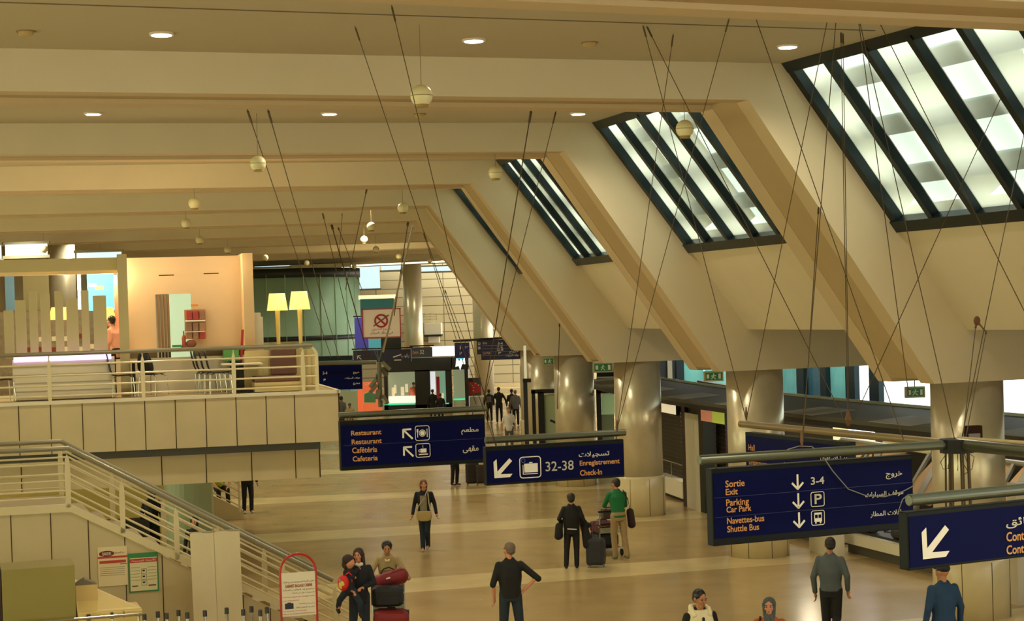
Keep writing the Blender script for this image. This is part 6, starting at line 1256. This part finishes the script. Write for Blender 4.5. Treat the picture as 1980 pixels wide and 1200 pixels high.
# 12 back figures
def back(x, y, H, label, facing='away', **k):
    P = atz(x, y, 0); return person(label, P, (away(P) if facing == 'away' else toward(P))+k.pop('turn', 0), H, vox=.025, **k)
back(947, 815, 1.62, 'distant person in black with small grey backpack, left of the walking pair', top='cloth_black', bottom='cloth_black', skin=2)
bagL('small grey backpack on the left figure of the distant pair', bpy.data.objects[[o.name for o in bpy.data.objects if o.name.startswith('person')][-1]], 1.62, 'backpack', 'backpack', lambda root, m: MB().box(-.12, .12, .12, .24, 1.08, 1.38).build('bag', m, root, bevel=.03), MT['cloth_grey'])
back(966, 817, 1.76, 'taller distant person in black, right of the walking pair', top='cloth_black', bottom='cloth_black', skin=2, J=dict(eL=(.3, .02, 1.15), wL=(.3, -.05, .92), eR=(-.32, .02, 1.16), wR=(-.36, -.02, .92)))
back(998, 822, 1.7, 'distant man in dark brown jacket walking away right of the pair', top='cloth_grey', bottom='cloth_black', skin=0, hair='hair_grey', hairstyle='crop', fat=1.25)
back(991, 818, 1.68, 'distant figure in black half hidden behind the brown jacketed man', top='cloth_black', bottom='cloth_black', skin=2)
P = headpx(983, 788, 1.72); person('distant man in white short-sleeved shirt facing us above the check-in sign', P, toward(P), 1.72, vox=.025, top='cloth_white', bottom='cloth_grey', hair='hair_grey', hairstyle='crop', sleeve=.6, skin=0)
back(880, 938, 1.7, 'standing person in black trousers, upper half hidden behind the restaurant sign', top='cloth_white', bottom='cloth_black', facing='toward', turn=.8, sleeve=.6)
suitcase(atz(914, 937, 0), .42, .26, .66, mat('case_choc', '1e140e', .6), 'dark suitcase standing behind the check-in sign, left one', rot=.2); suitcase(atz(931, 937, 0), .34, .25, .6, mat('case_brown', '2c1e14', .6), 'dark brown suitcase behind the check-in sign, right one', rot=.1)
P = atz(480, 992, 0); person('person in dark jacket and trousers standing by the far stair, seen below deck', P, toward(P)+.3, 1.75, top='cloth_black', bottom='cloth_navy', shoe='shoe_white', vox=.02)
P = BF.w(BF.U(425, 950, .9), 1.0, -.1); person('worker in yellow high-visibility vest sitting on the far stair', P, toward(P)+.2, 1.72, top='cloth_hivis', bottom='cloth_black', vox=.02, lean=.35, sleeve=.6, J=dict(kL=(.14, -.4, .9), kR=(-.12, -.4, .88), aL=(.14, -.5, .5), aR=(-.12, -.5, .48), eL=(.26, -.2, 1.1), wL=(.14, -.42, .98), eR=(-.26, -.2, 1.1), wR=(-.14, -.42, .98)))
P = headpx(376, 1000, 1.5); P[2] = 0; person('woman in dark headscarf seen through the near stair railing', P, toward(P)-.3, 1.5, top='cloth_black', bottom='cloth_black', hair='cloth_navy', hairstyle='scarf', vox=.018, longcoat=True)
P = headpx(292, 944, 1.7); person('figure in black standing behind the near stair railing', P, away(P)-.4, 1.7, top='cloth_black', bottom='cloth_black', hair='hair_black', hairstyle='scarf', vox=.02, longcoat=True)
P = headpx(210, 950, 1.7); root = empty('dark_cabinet', (P[0], P[1], 0), 'dark machine glimpsed behind the near stair railing', 'machine'); fd = Fr(P); MB().fb(fd, -.3, .9, 0, .6, 0, 1.0).build('body', mat('machine_dark', '2c2a28', .5), root); mb = MB()
for u in (-.9, -.75, -.6): mb.tube([fd.w(u, 0, 0), fd.w(u+.08, 0, .9)], .02, 6)
mb.build('chrome_leg', CHROME, root)
# staff
u, z = DF.px(226, 672, 2.2); P = DW(u, 2.3, zt+.02); person('cafe worker in pale pink shirt behind the counter post', P, away(P)+.9, 1.72, top='cloth_pink', bottom='cloth_black', hair='hair_black', sleeve=.6, vox=.018, lean=.2)
P = aty(801, 790, 100.9); P[2] = 0; person('shopkeeper in salmon shirt inside the black shop', P, toward(P), 1.7, top='cloth_salmon', bottom='cloth_black', hair='hair_brown', vox=.025, lean=.15)
P = atz(838, 815, 0); person('dark figure standing before the right window of the black shop', P, away(P), 1.65, top='cloth_black', bottom='cloth_black', vox=.025, skin=2); P = atz(853, 818, 0); person('dark clothed figure nearest the black shop corner, right of another', P, away(P), 1.5, top='cloth_black', bottom='cloth_black', hair='hair_brown', vox=.025)
P = headpx(660, 766, 1.75); person('person in grey-brown jacket just right of the deck corner', P, away(P)-.6, 1.75, top='cloth_grey', bottom='cloth_black', vox=.025, skin=2); P = headpx(676, 780, 1.5); person('shorter dark-haired person before the pale glass partition', P, toward(P), 1.5, top='cloth_khaki', bottom='cloth_black', vox=.025, skin=2, hair='hair_black')
